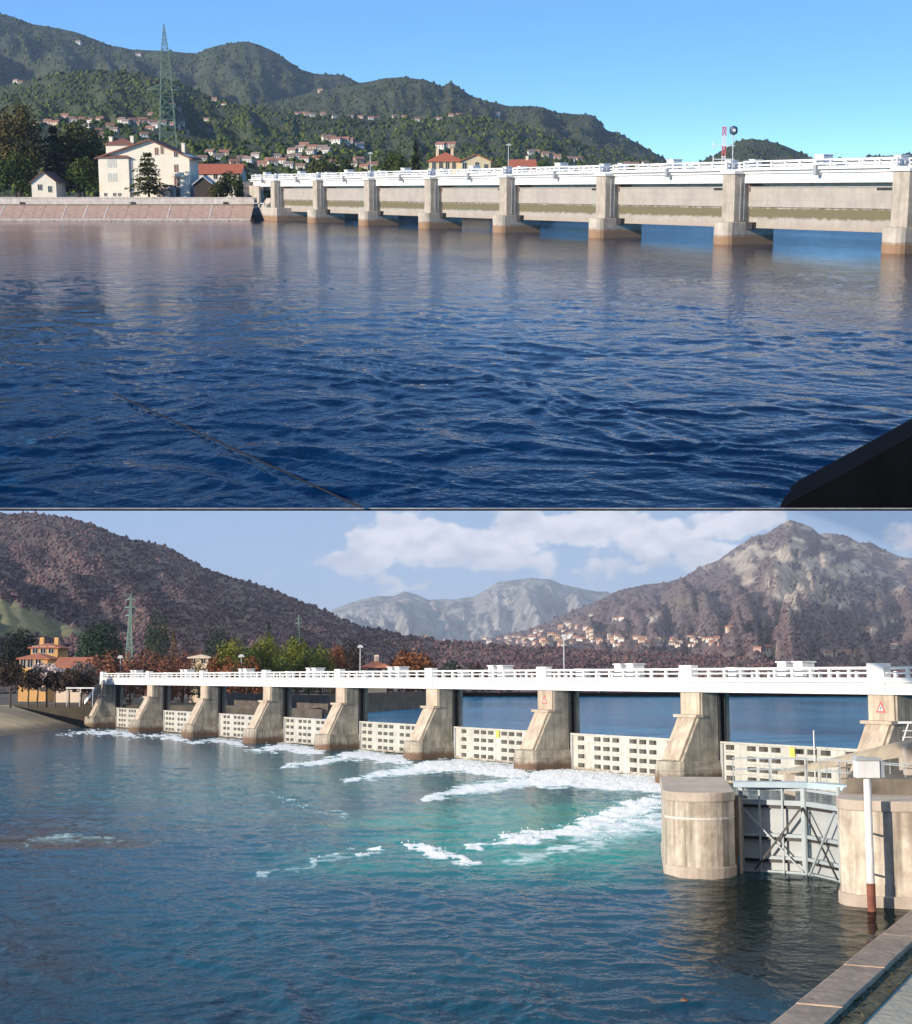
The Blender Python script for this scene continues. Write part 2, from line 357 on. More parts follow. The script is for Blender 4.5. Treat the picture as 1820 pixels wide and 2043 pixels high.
def tree(fr, kind, x, ytop, wpx, Y, zb, mat, label, cat='tree', name=None, n=1800, leaf=None, trunk=.0, group=None, seed=None, bark=None, lean=0):
    X0, _, zt = fr.pt(x, ytop, Y); r = wpx/F*Y/2; h = zt-zb
    seed = int(x*7+Y*3) if seed is None else seed; rg = np.random.RandomState(seed % 100000)
    nm = name or {'cedar': 'cedar_tree', 'fir': 'conifer_tree', 'bush': 'shrub', 'bare': 'bare_tree'}.get(kind, 'broadleaf_tree')
    t = thing(nm, fr, (X0, Y, zb), rg.rand()*6.28, label, cat, group)
    c0 = trunk if trunk else {'bush': .02, 'cedar': .14, 'fir': .06}.get(kind, .16)
    C, N, T = crown_points(kind, rg, n, r, h*c0, h)
    leaf = leaf or max(.22, 1.5*r*math.sqrt(12./n))
    link('crown', leaf_mesh('crown', C, N, leaf, T, rg), mat, t)
    tk = MB(); tr = max(.09, h*.028); bark = bark or rough_mat('bark', (.05, .038, .028), (.11, .085, .06), 3, .9, .4)
    pts = [Vector((0, 0, -.4)), Vector((rg.randn()*.02*h, rg.randn()*.02*h, h*.35)), Vector((rg.randn()*.03*h, rg.randn()*.03*h, h*.72))]
    tk.bar(pts[0], pts[1], tr, 7, tr*.75); tk.bar(pts[1], pts[2], tr*.75, 6, tr*.35)
    for k in range(9 if kind in ('bare', 'broad', 'dome') else 4):
        th = k*2.4; b = pts[1].lerp(pts[2], rg.rand()*.8); e = Vector((math.cos(th)*r*.7, math.sin(th)*r*.7, h*(c0+(1-c0)*(.35+.5*rg.rand()))))
        tk.bar(b, e, tr*.35, 5, tr*.1)
    part('trunk', tk, bark, t); return t
def green(name, a, b, c): return tint_mat(name, [(0.1, (*a, 1)), (.5, (*b, 1)), (.95, (*c, 1))])

# ------------------------------------------------------------------ houses
HOUSE_MESH = {}
def small_house(fr, P, w, h, kind, label, group, name='house', rz=0.0):
    """a far house, one storey of walls (wall) and its tiled roof"""
    key = (kind[0], kind[1], kind[2])
    if key not in HOUSE_MESH:
        a = MB().box(-.5, .5, -.4, .4, -.6, .62)
        for k in range(kind[2] % 3+2):
            xx = -.36+.72*(k+.5)/(kind[2] % 3+2)
        a.add([(-.5, -.4, .62), (-.5, .4, .62), (-.5, 0, .92), (.5, -.4, .62), (.5, .4, .62), (.5, 0, .92)], [(0, 2, 1), (3, 4, 5)])
        b = MB(); o = .07
        b.add([(-.5-o, -.4-o, .58), (.5+o, -.4-o, .58), (.5+o, 0, .96), (-.5-o, 0, .96), (.5+o, .4+o, .58), (-.5-o, .4+o, .58),
               (-.5-o, -.4-o, .52), (.5+o, -.4-o, .52), (.5+o, .4+o, .52), (-.5-o, .4+o, .52)],
              [(0, 1, 2, 3), (3, 2, 4, 5), (6, 7, 1, 0), (5, 4, 8, 9), (7, 8, 4, 2, 1), (9, 6, 0, 3, 5), (6, 9, 8, 7)])
        win = MB(); nwin = kind[2] % 3+2
        for k in range(nwin):
            xx = -.5+(k+.5)/nwin; win.box(xx-.05, xx+.05, -.412, -.39, .1, .42)
        ma, mb_, mw = a.mesh('house'), b.mesh('roof'), win.mesh('window')
        ma.materials.append(kind[0]); mb_.materials.append(kind[1]); mw.materials.append(DARKSTEEL()); HOUSE_MESH[key] = (ma, mb_, mw)
    ma, mb_, mw = HOUSE_MESH[key]
    o = link(name, ma); o.matrix_world = fr.M @ Matrix.Translation(P) @ Matrix.Rotation(rz, 4, 'Z') @ Matrix.Diagonal((w, w*.8, h, 1))
    tag(o, label, 'house', group); link('roof', mb_, None, o); link('small_windows', mw, None, o)['kind'] = 'stuff'
    return o
def add_window(parent, c, w, h, axis, mat_f, pane, shutters=None, sill=True):
    """a framed window set on a wall; axis 0: wall faces -y, 1: wall faces -x"""
    f = MB(); t = .09
    def bx(m, u0, u1, d0, d1, z0, z1):
        if axis == 0: m.box(c[0]+u0, c[0]+u1, c[1]+d0, c[1]+d1, c[2]+z0, c[2]+z1)
        else: m.box(c[0]+d0, c[0]+d1, c[1]+u0, c[1]+u1, c[2]+z0, c[2]+z1)
    bx(f, -w/2-t, -w/2, -.07, .02, -t, h+t); bx(f, w/2, w/2+t, -.07, .02, -t, h+t)
    bx(f, -w/2, w/2, -.07, .02, h, h+t); bx(f, -w/2-.1, w/2+.1, -.13, .02, -t-.06, -t+.001); bx(f, -.04, .04, -.05, -.012, 0, h)
    fo = part('window', f, mat_f, parent)
    g = MB(); bx(g, -w/2, w/2, -.03, -.005, -t, h); part('pane', g, pane, fo)
    if shutters:
        for s in (-1, 1):
            q = MB(); bx(q, s*(w/2+t+w*.27)-w*.25, s*(w/2+t+w*.27)+w*.25, -.1, -.02, -.05, h+.05); part('shutter', q, shutters, fo)
    return fo
def gable_roof(x0, x1, y0, y1, z, rise, o, th=.25, axis='y'):
    """roof over a rectangle; the ridge runs along the given axis"""
    m = MB()
    if axis == 'y':
        xm = (x0+x1)/2; k = rise/((x1-x0)/2); P = [(x0-o, z-k*o), (xm, z+rise), (x1+o, z-k*o)]
        poly = P+[(a, b-th) for a, b in reversed(P)]; m.profile(poly, y0-o, y1+o)
    else:
        ym = (y0+y1)/2; k = rise/((y1-y0)/2); P = [(y0-o, z-k*o), (ym, z+rise), (y1+o, z-k*o)]
        poly = P+[(a, b-th) for a, b in reversed(P)]; n = len(poly)
        m.add([(x0-o, a, b) for a, b in poly]+[(x1+o, a, b) for a, b in poly],
              [tuple(range(n-1, -1, -1)), tuple(range(n, 2*n))]+[(i, (i+1) % n, n+(i+1) % n, n+i) for i in range(n)])
    return m
def hip_roof(x0, x1, y0, y1, z, rise, o, th=.2):
    m = MB(); x0 -= o; x1 += o; y0 -= o; y1 += o; w, d = x1-x0, y1-y0
    if w >= d: r = [(x0+d/2, (y0+y1)/2), (x1-d/2, (y0+y1)/2)]
    else: r = [((x0+x1)/2, y0+w/2), ((x0+x1)/2, y1-w/2)]
    m.add([(x0,y0,z),(x1,y0,z),(x1,y1,z),(x0,y1,z),(r[0][0],r[0][1],z+rise),(r[1][0],r[1][1],z+rise),(x0,y0,z-th),(x1,y0,z-th),(x1,y1,z-th),(x0,y1,z-th)],
          ([(0,1,5,4),(1,2,5),(2,3,4,5),(3,0,4)] if w >= d else [(0,1,4),(1,2,5,4),(2,3,5),(3,0,4,5)])+[(6,7,1,0),(7,8,2,1),(8,9,3,2),(9,6,0,3),(9,8,7,6)])
    return m

# ------------------------------------------------------------------ water
FLOW = math.radians(29.5)
def water_mat(name, deep, light=None, rough=.06, bump=.5, s1=.9, s2=3.2, foam=False, bd=.10, ior=1.333, spec=.5):
    m, n, l, p = base_mat(name)
    t1 = noise(n, l, s1, 4, .6, (1, .75, 1)); t2 = noise(n, l, s2, 3, .55, (1, .8, 1), off=5)
    t3 = noise(n, l, .05, 3, .5, (1, .4, 1), off=11)
    add = n.new('ShaderNodeMath'); add.operation = 'MULTIPLY_ADD'; add.inputs[1].default_value = .35; l.new(t2.outputs['Fac'], add.inputs[0]); l.new(t1.outputs['Fac'], add.inputs[2])
    b = n.new('ShaderNodeBump'); b.inputs['Distance'].default_value = bd
    cal = n.new('ShaderNodeMapRange'); cal.inputs[1].default_value = .35; cal.inputs[2].default_value = .65; cal.inputs[3].default_value = bump*.32; cal.inputs[4].default_value = bump
    l.new(t3.outputs['Fac'], cal.inputs[0]); l.new(cal.outputs[0], b.inputs['Strength'])
    l.new(add.outputs[0], b.inputs['Height']); l.new(b.outputs[0], p.inputs['Normal'])
    r = ramp(n, [(.35, deep), (.7, light or deep)]); l.new(t3.outputs['Fac'], r.inputs[0]); c = r.outputs[0]
    p.inputs['Specular IOR Level'].default_value = spec; p.inputs['IOR'].default_value = ior; p.inputs['Roughness'].default_value = rough
    if foam:
        def attr(a): q = n.new('ShaderNodeAttribute'); q.attribute_name = a; return q.outputs['Fac']
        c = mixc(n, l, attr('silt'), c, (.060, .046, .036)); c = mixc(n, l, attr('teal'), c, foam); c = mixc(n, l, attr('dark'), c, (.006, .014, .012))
        fa = attr('foam')
        def flow(scale, detail, off):
            t = noise(n, l, scale, detail, .68, (.30, 1.25, 1), off=off); mp = t.inputs['Vector'].links[0].from_node; mp.vector_type = 'TEXTURE'
            mp.vector_type = 'POINT'; r0 = n.new('ShaderNodeVectorRotate'); r0.rotation_type = 'Z_AXIS'; r0.inputs['Angle'].default_value = -FLOW
            src = mp.inputs[0].links[0].from_socket; l.remove(mp.inputs[0].links[0]); l.new(src, r0.inputs['Vector']); l.new(r0.outputs[0], mp.inputs[0]); return t
        f1 = flow(1.3, 8, 0); f2 = flow(4.5, 6, 4)
        s = n.new('ShaderNodeMath'); s.operation = 'MULTIPLY_ADD'; s.inputs[1].default_value = .55; l.new(f2.outputs['Fac'], s.inputs[0]); l.new(f1.outputs['Fac'], s.inputs[2])
        q = n.new('ShaderNodeMath'); q.operation = 'MULTIPLY_ADD'; q.inputs[1].default_value = 1.3; l.new(fa, q.inputs[0]); l.new(s.outputs[0], q.inputs[2])
        ae = n.new('ShaderNodeMapRange'); ae.interpolation_type = 'SMOOTHSTEP'; ae.inputs[1].default_value = .85; ae.inputs[2].default_value = 1.7; ae.inputs[4].default_value = .75; l.new(q.outputs[0], ae.inputs[0])
        c = mixc(n, l, ae.outputs[0], c, (.22, .56, .56))
        mr = n.new('ShaderNodeMapRange'); mr.interpolation_type = 'SMOOTHSTEP'; mr.inputs[1].default_value = 1.05; mr.inputs[2].default_value = 1.85; l.new(q.outputs[0], mr.inputs[0])
        c = mixc(n, l, mr.outputs[0], c, (.90, .92, .92))
        m2 = n.new('ShaderNodeMapRange'); m2.inputs[3].default_value = rough; m2.inputs[4].default_value = .7; l.new(mr.outputs[0], m2.inputs[0]); l.new(m2.outputs[0], p.inputs['Roughness'])
        m3 = n.new('ShaderNodeMapRange'); m3.inputs[3].default_value = .17; m3.inputs[4].default_value = .1; l.new(mr.outputs[0], m3.inputs[0]); l.new(m3.outputs[0], p.inputs['Specular IOR Level'])
    l.new(c, p.inputs['Base Color']); return m
def water_sheet(name, fr, mat, ys, xs, z, wave, attrs=None, edgeY=None):
    Xp, Yp = np.meshgrid(np.asarray(xs, float), np.asarray(ys, float))
    v = -(Yp-PY)/F; cy = math.cos(fr.p)+v*math.sin(fr.p); cz = -math.sin(fr.p)+v*math.cos(fr.p)
    k = (z-fr.h)/cz; X = (Xp-PX)/F*k-2.5*np.clip((-24-Xp)/80, 0, 1); Y = cy*k
    if edgeY is not None: Y[0] = edgeY
    dz, at = wave(X, Y, Xp, Yp)
    V = np.stack([X, Y, z+dz], -1).reshape(-1, 3)
    me = np_mesh(name, V, grid_faces(*X.shape)[:, ::-1], smooth=True, attrs={a: b.ravel() for a, b in (at or {}).items()})
    return tag(link(name, me, mat, M=fr.M), kind='structure')

# =================================================================== UPPER PLACE: evening river with the closed dam
xs_w = np.concatenate([np.arange(-112, -24, 11.0), np.arange(-24, 1852, 3.1), np.arange(1856, 2500, 14.0)])
ys_a = np.concatenate([np.arange(1021, 560, -2.0), np.arange(560, 470, -1.6), np.arange(470, 388, -1.2)])
def wave_a(X, Y, Xp, Yp):
    fade = np.clip((150-Y)/110, 0, 1)
    wx = X+fbm(X*.16, Y*.14, 5, 3)*9; wy = Y+fbm(X*.14, Y*.12, 8, 3)*9
    r1 = 1-np.abs(fbm(wx*.40+wy*.16, wy*.34, 3, 3, .42)*2-1); r2 = fbm(wx*1.5, wy*1.2, 4, 2)
    big = fbm(X*.09, Y*.07, 12, 2)
    z = (.19*(r1-.7)*(.45+big)+.075*(r2-.5)*(.2+1.4*big))*fade
    z *= np.clip((Y-33)/1.0, 0, 1); return z, {}
M_WA = water_mat('river_water_deep_blue', (.0008, .010, .040), (.0015, .024, .078), .05, .95, .50, 2.4, bd=.17, ior=1.11, spec=.30)
water_sheet('river_water', FA, M_WA, ys_a, xs_w, 0.0, wave_a, edgeY=33.0)
# thin pale strip added to draw the dividing line between the two places
struct('divider_strip', FA, MB().box(-60, 60, 32.9, 32.985, -.03, .012), concrete('divider_grey', (.45, .45, .44), (.3, .3, .3), None))

# --- hills
G_A = lambda n, a, b, c: tint_mat(n, nscale=.45, stops=[(.05, (*a, 1)), (.5, (*b, 1)), (.95, (*c, 1))])
M_HILL = rough_mat('hill_woodland_floor', (.024, .038, .013), (.070, .082, .028), .03, .95, .8, .15, bd=3)
def hillA(name, sil, Y0, Yr, z0, amp, seed, n, size, cols, lab, mask=None, **kw):
    rd = Ridge(FA, name, sil, Y0, Yr, z0, amp, seed, **kw); rd.build(M_HILL)
    rd.scatter(n, size, 'hill_forest', G_A('forest_'+name+str(seed), *cols), seed+50, mask); return rd
sil1 = [(-260,-40),(-60,8),(17,30),(60,48),(110,56),(150,62),(180,75),(220,90),(270,100),(320,101),(360,104),(395,106),(410,97),(440,88),(470,83),(495,83),(520,90),(550,105),(580,125),(600,138),(625,146),(660,147),(690,152),(715,164),(760,185),(830,230),(950,300),(1040,370),(2080,420)]
sil2 = [(-260,300),(300,260),(480,215),(560,200),(640,180),(715,166),(745,162),(770,157),(800,153),(850,158),(872,170),(885,172),(900,163),(913,172),(940,190),(975,203),(1010,210),(1060,212),(1085,214),(1110,225),(1150,228),(1180,230),(1195,240),(1210,258),(1240,268),(1270,285),(1300,303),(1330,318),(1352,330),(1420,365),(1500,400),(2080,410)]
sil3 = [(-260,190),(17,168),(100,150),(200,140),(300,150),(350,162),(420,192),(480,208),(560,220),(650,228),(760,236),(850,234),(930,230),(1000,240),(1100,268),(1200,296),(1330,325),(1420,350),(2080,390)]
sil4 = [(-260,250),(17,248),(150,243),(250,250),(350,262),(400,276),(500,286),(600,292),(650,296),(760,306),(900,312),(1000,318),(1100,324),(1200,332),(1300,340),(1500,360),(2080,384)]
sil5 = [(-260,420),(1300,400),(1385,330),(1420,312),(1440,300),(1470,283),(1500,276),(1530,280),(1570,292),(1600,305),(1625,318),(1680,335),(1760,360),(2080,400)]
sil6 = [(-260,420),(1400,385),(1500,345),(1600,326),(1650,320),(1700,316),(1760,311),(1800,308),(1900,300),(2080,300)]
HCOL = ((.022, .040, .012), (.050, .074, .018), (.120, .132, .034))
HNEAR = ((.022, .042, .009), (.056, .088, .016), (.135, .152, .030))
clear1 = lambda x, y: np.where((np.hypot((x-510)/38, (y-100)/16) < 1) | (np.hypot((x-640)/50, (y-178)/9) < 1) | (np.hypot((x-415)/32, (y-145)/5) < 1) | (fbm(x/24., y/8., 77, 2) > .70), 0.05, 1)
clear3 = lambda x, y: np.where((fbm(x/30., y/7., 78, 3) > .62) | (np.hypot((x-285)/60, (y-262)/12) < 1), .12, 1)
RA1 = hillA('mountain', sil1, 1700, 3000, 5, 1.0, 11, 19000, 5.4, HCOL, '', clear1, gul=110)
RA2 = hillA('mountain', sil2, 1450, 2400, 5, 1.0, 12, 16000, 4.6, HCOL, '', lambda x, y: np.where(fbm(x/26., y/7., 79, 2) > .68, .1, 1), gul=70)
RA3 = hillA('hill', sil3, 850, 1450, 5, .8, 13, 17000, 3.5, HNEAR, '', clear3, gul=90)
RA4 = hillA('hill', sil4, 480, 850, 5, .5, 14, 8000, 2.9, HNEAR, '', lambda x, y: np.where(fbm(x/18., y/6., 80, 2) > .58, .15, .9), gul=120)
RA5 = hillA('hill', sil5, 1200, 2000, 2, .6, 15, 3500, 4, HCOL, '', None, x0=1200)
RA6 = hillA('hill', sil6, 2200, 3200, 2, .6, 16, 1500, 9, HCOL, '', None, x0=1300)

# --- left bank
M_BANKTOP = rough_mat('bank_earth', (.10, .085, .05), (.20, .17, .11), .3, .95, .3)
bY = FA.ground(250, 440)[1]
struct('ground', FA, MB().prism([(-.342*(bY+7.5), bY+7.5), (-60, bY+7.5), (-46, bY+30), (25, 440), (80, 600), (260, 980), (-.342*980, 980)], -.2, 5.2), M_BANKTOP)
ex0, ex1 = -.342*bY, FA.pt(500, 440, bY)[0]
e = MB().box(ex0, ex1, bY+.9, bY+7.8, -.2, .30); e.box(ex0, ex1, bY+6.6, bY+7.6, 3.2, 3.75)
emb = struct('embankment', FA, e, M_BANKTOP)
M_REV = rough_mat('revetment_stone', (.36, .235, .18), (.50, .35, .27), .9, .9, .5, 2.5)
M_TOE = concrete('bank_concrete', (.68, .61, .54), (.50, .44, .38), (.25, .17, .11), (-.1, .2), .35)
part('toe_ledge', MB().box(ex0, ex1, bY-.5, bY+.95, -.3, .42), M_TOE, emb)
part('coping_wall', MB().box(ex0, ex1, bY+7.0, bY+7.45, 3.55, 5.2).box(ex0, ex1, bY+6.9, bY+7.55, 5.2, 5.42), M_TOE, emb)
def slab_mesh(w):
    y0, z0, y1, z1 = .9, .38, 7.0, 3.72; m = MB(); t = .12
    m.add([(0, y0, z0-t), (w, y0, z0-t), (w, y0, z0), (0, y0, z0), (0, y1, z1-t), (w, y1, z1-t), (w, y1, z1), (0, y1, z1)],
          [(0, 1, 2, 3), (3, 2, 6, 7), (7, 6, 5, 4), (0, 4, 5, 1), (0, 3, 7, 4), (1, 5, 6, 2)]); return m
slme = slab_mesh(5.0).mesh('revetment_slab'); slme.materials.append(M_REV)
ribm = MB(); y0, z0, y1, z1 = .9, .40, 7.0, 3.76
ribm.add([(-.16, y0, z0), (.16, y0, z0), (.16, y1, z1), (-.16, y1, z1), (-.16, y0, z0-.2), (.16, y0, z0-.2), (.16, y1, z1-.2), (-.16, y1, z1-.2)], [(0, 1, 2, 3), (4, 7, 6, 5), (0, 4, 5, 1), (1, 5, 6, 2), (2, 6, 7, 3), (3, 7, 4, 0)])
ribme = ribm.mesh('joint_strip'); ribme.materials.append(M_TOE)
xx = ex1-5.0; k = 0
while xx > ex0:
    s = link('revetment_slab', slme, None, emb); s.location = (xx, bY, random.uniform(-.03, .03)); s.scale = (.985, 1, 1)
    if k in (1, 3, 6, 7, 8, 11, 13): q = link('joint_strip', ribme, None, emb); q.location = (xx, bY, .02)
    xx -= 5.0; k += 1
for px_ in (44, 265, 450):
    X = FA.pt(px_, 406, bY+6.9)[0]; d = MB().box(X-.55, X+.55, bY+6.78, bY+6.97, 3.5, 4.3); part('drain_hole', d, DARKSTEEL(), emb)

# --- dam of the upper place
class Line:
    def __init__(s, fr, p0, p1):
        a, b = Vector(fr.ground(*p0)[:2]), Vector(fr.ground(*p1)[:2]); s.fr, s.o = fr, a; s.d = (b-a).normalized(); s.rz = math.atan2(-s.d.x, s.d.y)
    def s(s, px, z=0):
        lo, hi = -60.0, 400.0
        for _ in range(50):
            m = (lo+hi)/2; p = s.o+s.d*m
            if s.fr.proj(p.x, p.y, z)[0] > px: lo = m
            else: hi = m
        return lo
    def at(s, q, z=0): p = s.o+s.d*q; return (p.x, p.y, z)
LA = Line(FA, (1450, 487), (629, 444))
SA_ = [LA.s(x) for x in (1790, 1450, 1197, 1003, 853, 732, 629, 545)]
SA_AB = LA.s(492)
def zof(fr, ln, s, x, y, off=0): return fr.pt(x, y, ln.at(s)[1])[2]
C_LIGHT = concrete('dam_concrete_pale', (.56, .50, .42), (.40, .35, .29), (.30, .17, .085), (.9, 1.5), .35, .5)
C_SHAFT = concrete('dam_concrete_shaft', (.50, .44, .36), (.36, .31, .25), None, (0, 1), .45, .6)
M_GATE = concrete('gate_painted_steel', (.44, .40, .35), (.36, .325, .285), (.36, .27, .19), (1.0, 3.6), .22, .4, algae=(.13, .115, .05), az=(3.55, 4.85))
def pierA(k, s):
    pos = 'cut by the right edge, sunlit dam' if k == 0 else ORD[k+1]+' from the right end of the sunlit dam'
    t = thing('dam_pier', FA, LA.at(s), LA.rz, 'tan concrete pier on pale foot, '+pos, 'pier', 'piers of the sunlit dam')
    b = MB(); nose = [(-.2-1.5*math.sin(a), 1.75*math.cos(a)) for a in np.linspace(.15, math.pi-.15, 9)]
    b.prism([(6.4, 1.7)]+nose+[(6.4, -1.7)], -.35, 1.1); nose2 = [(x, y*.97) for x, y in nose]
    b.prism([(6.4, 1.66)]+nose2+[(6.4, -1.66)], 1.1, 2.9); part('foot', b, C_LIGHT, t, .06)
    part('shaft', MB().box(0, 5.6, -1.35, 1.35, 2.9, 9.15), C_SHAFT, t, .05)
    part('cap', MB().box(-.25, 5.9, -1.6, 1.6, 9.15, 9.55), WHITE(), t, .03)
    part('ladder_rail', MB().box(.9, 1.05, -1.45, -1.36, 3.1, 8.9).box(1.5, 1.65, -1.45, -1.36, 3.1, 8.9), GREYSTEEL(), t)
    ld = MB()
    for q in range(13): ld.box(1.05, 1.5, -1.44, -1.40, 3.3+q*.43, 3.38+q*.43)
    part('ladder_rungs', ld, GREYSTEEL(), t)
    part('gate_guide', MB().box(1.9, 2.5, 1.35, 1.6, 2.6, 8.6), DARKSTEEL(), t)
    part('bracket', MB().box(2.15, 2.6, -1.75, -1.35, 6.9, 8.3), rough_mat('rust_steel', (.13, .08, .06), (.22, .15, .12), 1, .8), t)
    return t
for k, s in enumerate(SA_): pierA(k, s)
def gateA(k, s0, s1):                       # between pier k (near end s0) and pier k+1 (far end s1)
    L = s1-s0-2.7; t = thing('sluice_gate', FA, LA.at(s0+1.35), LA.rz, 'grey-brown sluice gate with algae band, '+(ORD[k]+' from the right on the sunlit dam' if k else 'rightmost on the sunlit dam'), 'sluice gate', 'gates of the sunlit dam')
    u = MB().box(2.3, 2.75, .04, L-.04, 4.9, 7.5)
    part('upper_panel', u, M_GATE, t); part('lower_panel', MB().box(2.5, 3.0, .04, L-.04, 2.15, 4.9), M_GATE, t)
    r = MB()
    for z in (5.75, 6.6): r.box(2.27, 2.3, .04, L-.04, z, z+.05)
    r.box(2.2, 2.3, .04, L-.04, 7.36, 7.5); r.box(2.42, 2.5, .04, L-.04, 2.15, 2.3); part('seam_rail', r, M_GATE, t)
    part('recess', MB().box(2.22, 2.298, .8, L*.17, 7.05, 7.33), DARKSTEEL(), t)
    part('guide_shoe', MB().box(1.8, 2.5, L-1.6, L-.1, 2.0, 2.9), DARKSTEEL(), t)
    return t
SG = [LA.s(2150)] + SA_
for k in range(len(SG)-1): gateA(k, SG[k] if k else SA_[0]-32, SG[k+1])
gt = thing('bridge_deck', FA, LA.at(0), LA.rz, 'long white walkway girder with railings crossing on top of the sunlit dam', 'walkway')
s_lo, s_hi = SA_[0]-34, SA_AB+.5
ends = [s_lo]+SA_+[SA_AB]
for k in range(len(ends)-1):
    a, b = ends[k]+(1.36 if k else 0), ends[k+1]-1.36
    part('girder', MB().box(1.55, 2.1, a, b, 7.95, 9.15).box(4.6, 5.0, a, b, 7.0, 9.15), WHITE(), gt)
part('deck_slab', MB().box(.9, 5.7, s_lo, s_hi, 9.56, 9.72).box(1.3, 1.5, s_lo, s_hi, 9.16, 9.56).box(1.5, 5.2, s_lo, s_hi, 9.3, 9.555), WHITE(), gt)
def rail_post(h): return MB().box(-.12, .12, -.14, .14, 0, h)
pm = rail_post(1.05).mesh('rail_post'); pm.materials.append(WHITE())
bays = [(ends[k]+1.9, ends[k+1]-1.9) for k in range(len(ends)-1)]
for a, b in bays:
    n_ = max(2, round((b-a)/3.0))
    for q in range(n_+1):
        for X in (1.05, 5.5): o = link('rail_post', pm, None, gt); o.location = (X, a+(b-a)*q/n_, 9.72)
    for X in (1.05, 5.5):
        part('handrail', MB().box(X-.07, X+.07, a, b, 10.62, 10.80).box(X-.06, X+.06, a, b, 10.12, 10.34).box(X-.08, X+.08, a, b, 9.722, 9.95), WHITE(), gt)
wk = 0
def winch(fr, ln, s, x, z, dims, label, grp, bracket=True):
    t = thing('winch_housing', fr, ln.at(s), ln.rz, label, 'winch housing', grp); a, b, h = dims
    part('cabinet', MB().box(x, x+a, -b/2, b/2, z, z+h), WHITE(), t, .05); part('lid', MB().box(x-.08, x+a+.08, -b/2-.08, b/2+.08, z+h, z+h+.1), WHITE(), t)
    part('motor', MB().bar((x+a*.5, -b/2-.45, z+.45), (x+a*.5, -b/2, z+.45), .28, 8), GREYSTEEL(), t)
    if bracket: part('bracket', MB().box(x-.95, x-.02, -b/2+.2, -b/2+.7, z-.9, z+.35), GREYSTEEL(), t)
    return t
for k in range(len(ends)-1):
    a, b = ends[k], ends[k+1]; nm = ORD[k] if k else 'rightmost'
    if b-a < 18: continue
    winch(FA, LA, (a+b)/2, 1.5, 9.72, (1.5, 1.7, 1.55), 'white winch box with bracket, middle of the '+nm+' bay of the sunlit dam', 'mid-bay winch boxes of the sunlit dam')
    for q, w_ in ((b-2.6, 'left'), (a+2.6, 'right')):
        winch(FA, LA, q, 1.7, 9.72, (1.2, 1.1, 1.2), 'low white box at the '+w_+' end of the '+nm+' bay, sunlit dam', 'small boxes of the sunlit dam', False)
# abutment at the left end
ab = thing('abutment', FA, LA.at(SA_AB), LA.rz, 'pale concrete portal at the left end of the sunlit dam with an open doorway', 'abutment')
part('base', MB().box(-1.2, 7, -26, 4.5, -.3, 3.0), C_LIGHT, ab, .05); part('pillar', MB().box(-.1, 5, 1.0, 3.0, 3.0, 9.15), C_LIGHT, ab)
part('wall_panel', MB().box(1.2, 1.7, -6.5, .99, 3.0, 8.2), C_LIGHT, ab); part('rail', MB().box(-.9, -.75, -16, -7, 3.9, 4.05).box(-.9, -.75, -16, -15.8, 3.0, 3.9).box(-.9, -.75, -7.2, -7, 3.0, 3.9).box(-.9, -.75, -11.5, -11.3, 3.0, 3.9), WHITE(), ab)
part('stair', MB().profile([(-.6, 3.0), (2.2, 3.0), (2.2, 5.2), (1.2, 5.2), (.3, 4.0), (-.6, 3.5)], -17, -12), C_LIGHT, ab)

# --- white villa on the left bank
M_PLASTER = rough_mat('cream_plaster', (.74, .655, .52), (.82, .74, .61), .4, .85, .15)
M_TILE = rough_mat('brown_roof_tiles', (.16, .065, .045), (.27, .12, .08), 2.5, .85, .5, 5)
M_REDTILE = rough_mat('red_roof_tiles', (.38, .10, .05), (.52, .17, .085), 1.5, .85, .4, 5)
M_PANE = rough_mat('dark_window_glass', (.012, .014, .018), (.03, .03, .035), 1, .15, 0)
M_SHUT = rough_mat('brown_shutter', (.16, .075, .06), (.22, .11, .085), 2, .8, .2)
M_SHUTP = rough_mat('pale_shutter', (.50, .52, .47), (.58, .60, .55), 2, .8, .2)
M_FRAMEW = rough_mat('window_frame', (.55, .50, .44), (.62, .58, .5), 2, .7, 0)
hY = 379.0; hx = FA.pt(268, 392, hY)[0]; S = hY/F/1.0
v = thing('villa', FA, (hx, hY, 5.2), R(-5), 'large cream villa with brown tiled gable roof on the left bank', 'house')
KV = 1.0; xl, xr = (200-268)*S*KV, (382-268)*S*KV*.985           # wall extent left and right of the corner
part('wall', MB().box(xl, xr, .0, 8.5, -.3, 10.0).add([(xl, .0, 10.0), (xr, .0, 10.0), ((xl+xr)/2+1.6, .0, 14.0), (xl, 8.5, 10.0), (xr, 8.5, 10.0), ((xl+xr)/2+1.6, 8.5, 14.0)], [(0, 1, 2), (3, 5, 4), (0, 2, 5, 3), (1, 4, 5, 2)]), M_PLASTER, v)
xm = (xl+xr)/2+1.6; rf = MB()
pl = [(xl-.9, 9.75), (xm, 14.25), (xr+1.0, 9.5)]; poly = pl+[(a, b-.35) for a, b in reversed(pl)]; rf.profile(poly, -1.0, 9.3)
ro = part('roof', rf, M_TILE, v)
part('wing', MB().box(xl-.02, xl+7.6, -.55, 6, -.3, 9.9), M_PLASTER, v); part('wing_tower', MB().box(xl+.6, xl+7.4, 4.0, 10, 9.9, 13.2), M_PLASTER, v)
part('wing_roof', hip_roof(xl, xl+7.6, -.55, 6, 9.9, 1.6, .5), M_TILE, v); part('tower_roof', hip_roof(xl+.6, xl+7.4, 4, 10, 13.2, 1.5, .5), M_TILE, v)
for cx, cz in ((xl+1.2, 14.2), (xl+6.6, 14.4), (xr-3.2, 12.6)): part('chimney', MB().box(cx, cx+.8, 5, 5.8, 9, cz+.6).box(cx-.1, cx+.9, 4.9, 5.9, cz+.6, cz+.8), M_PLASTER, v)
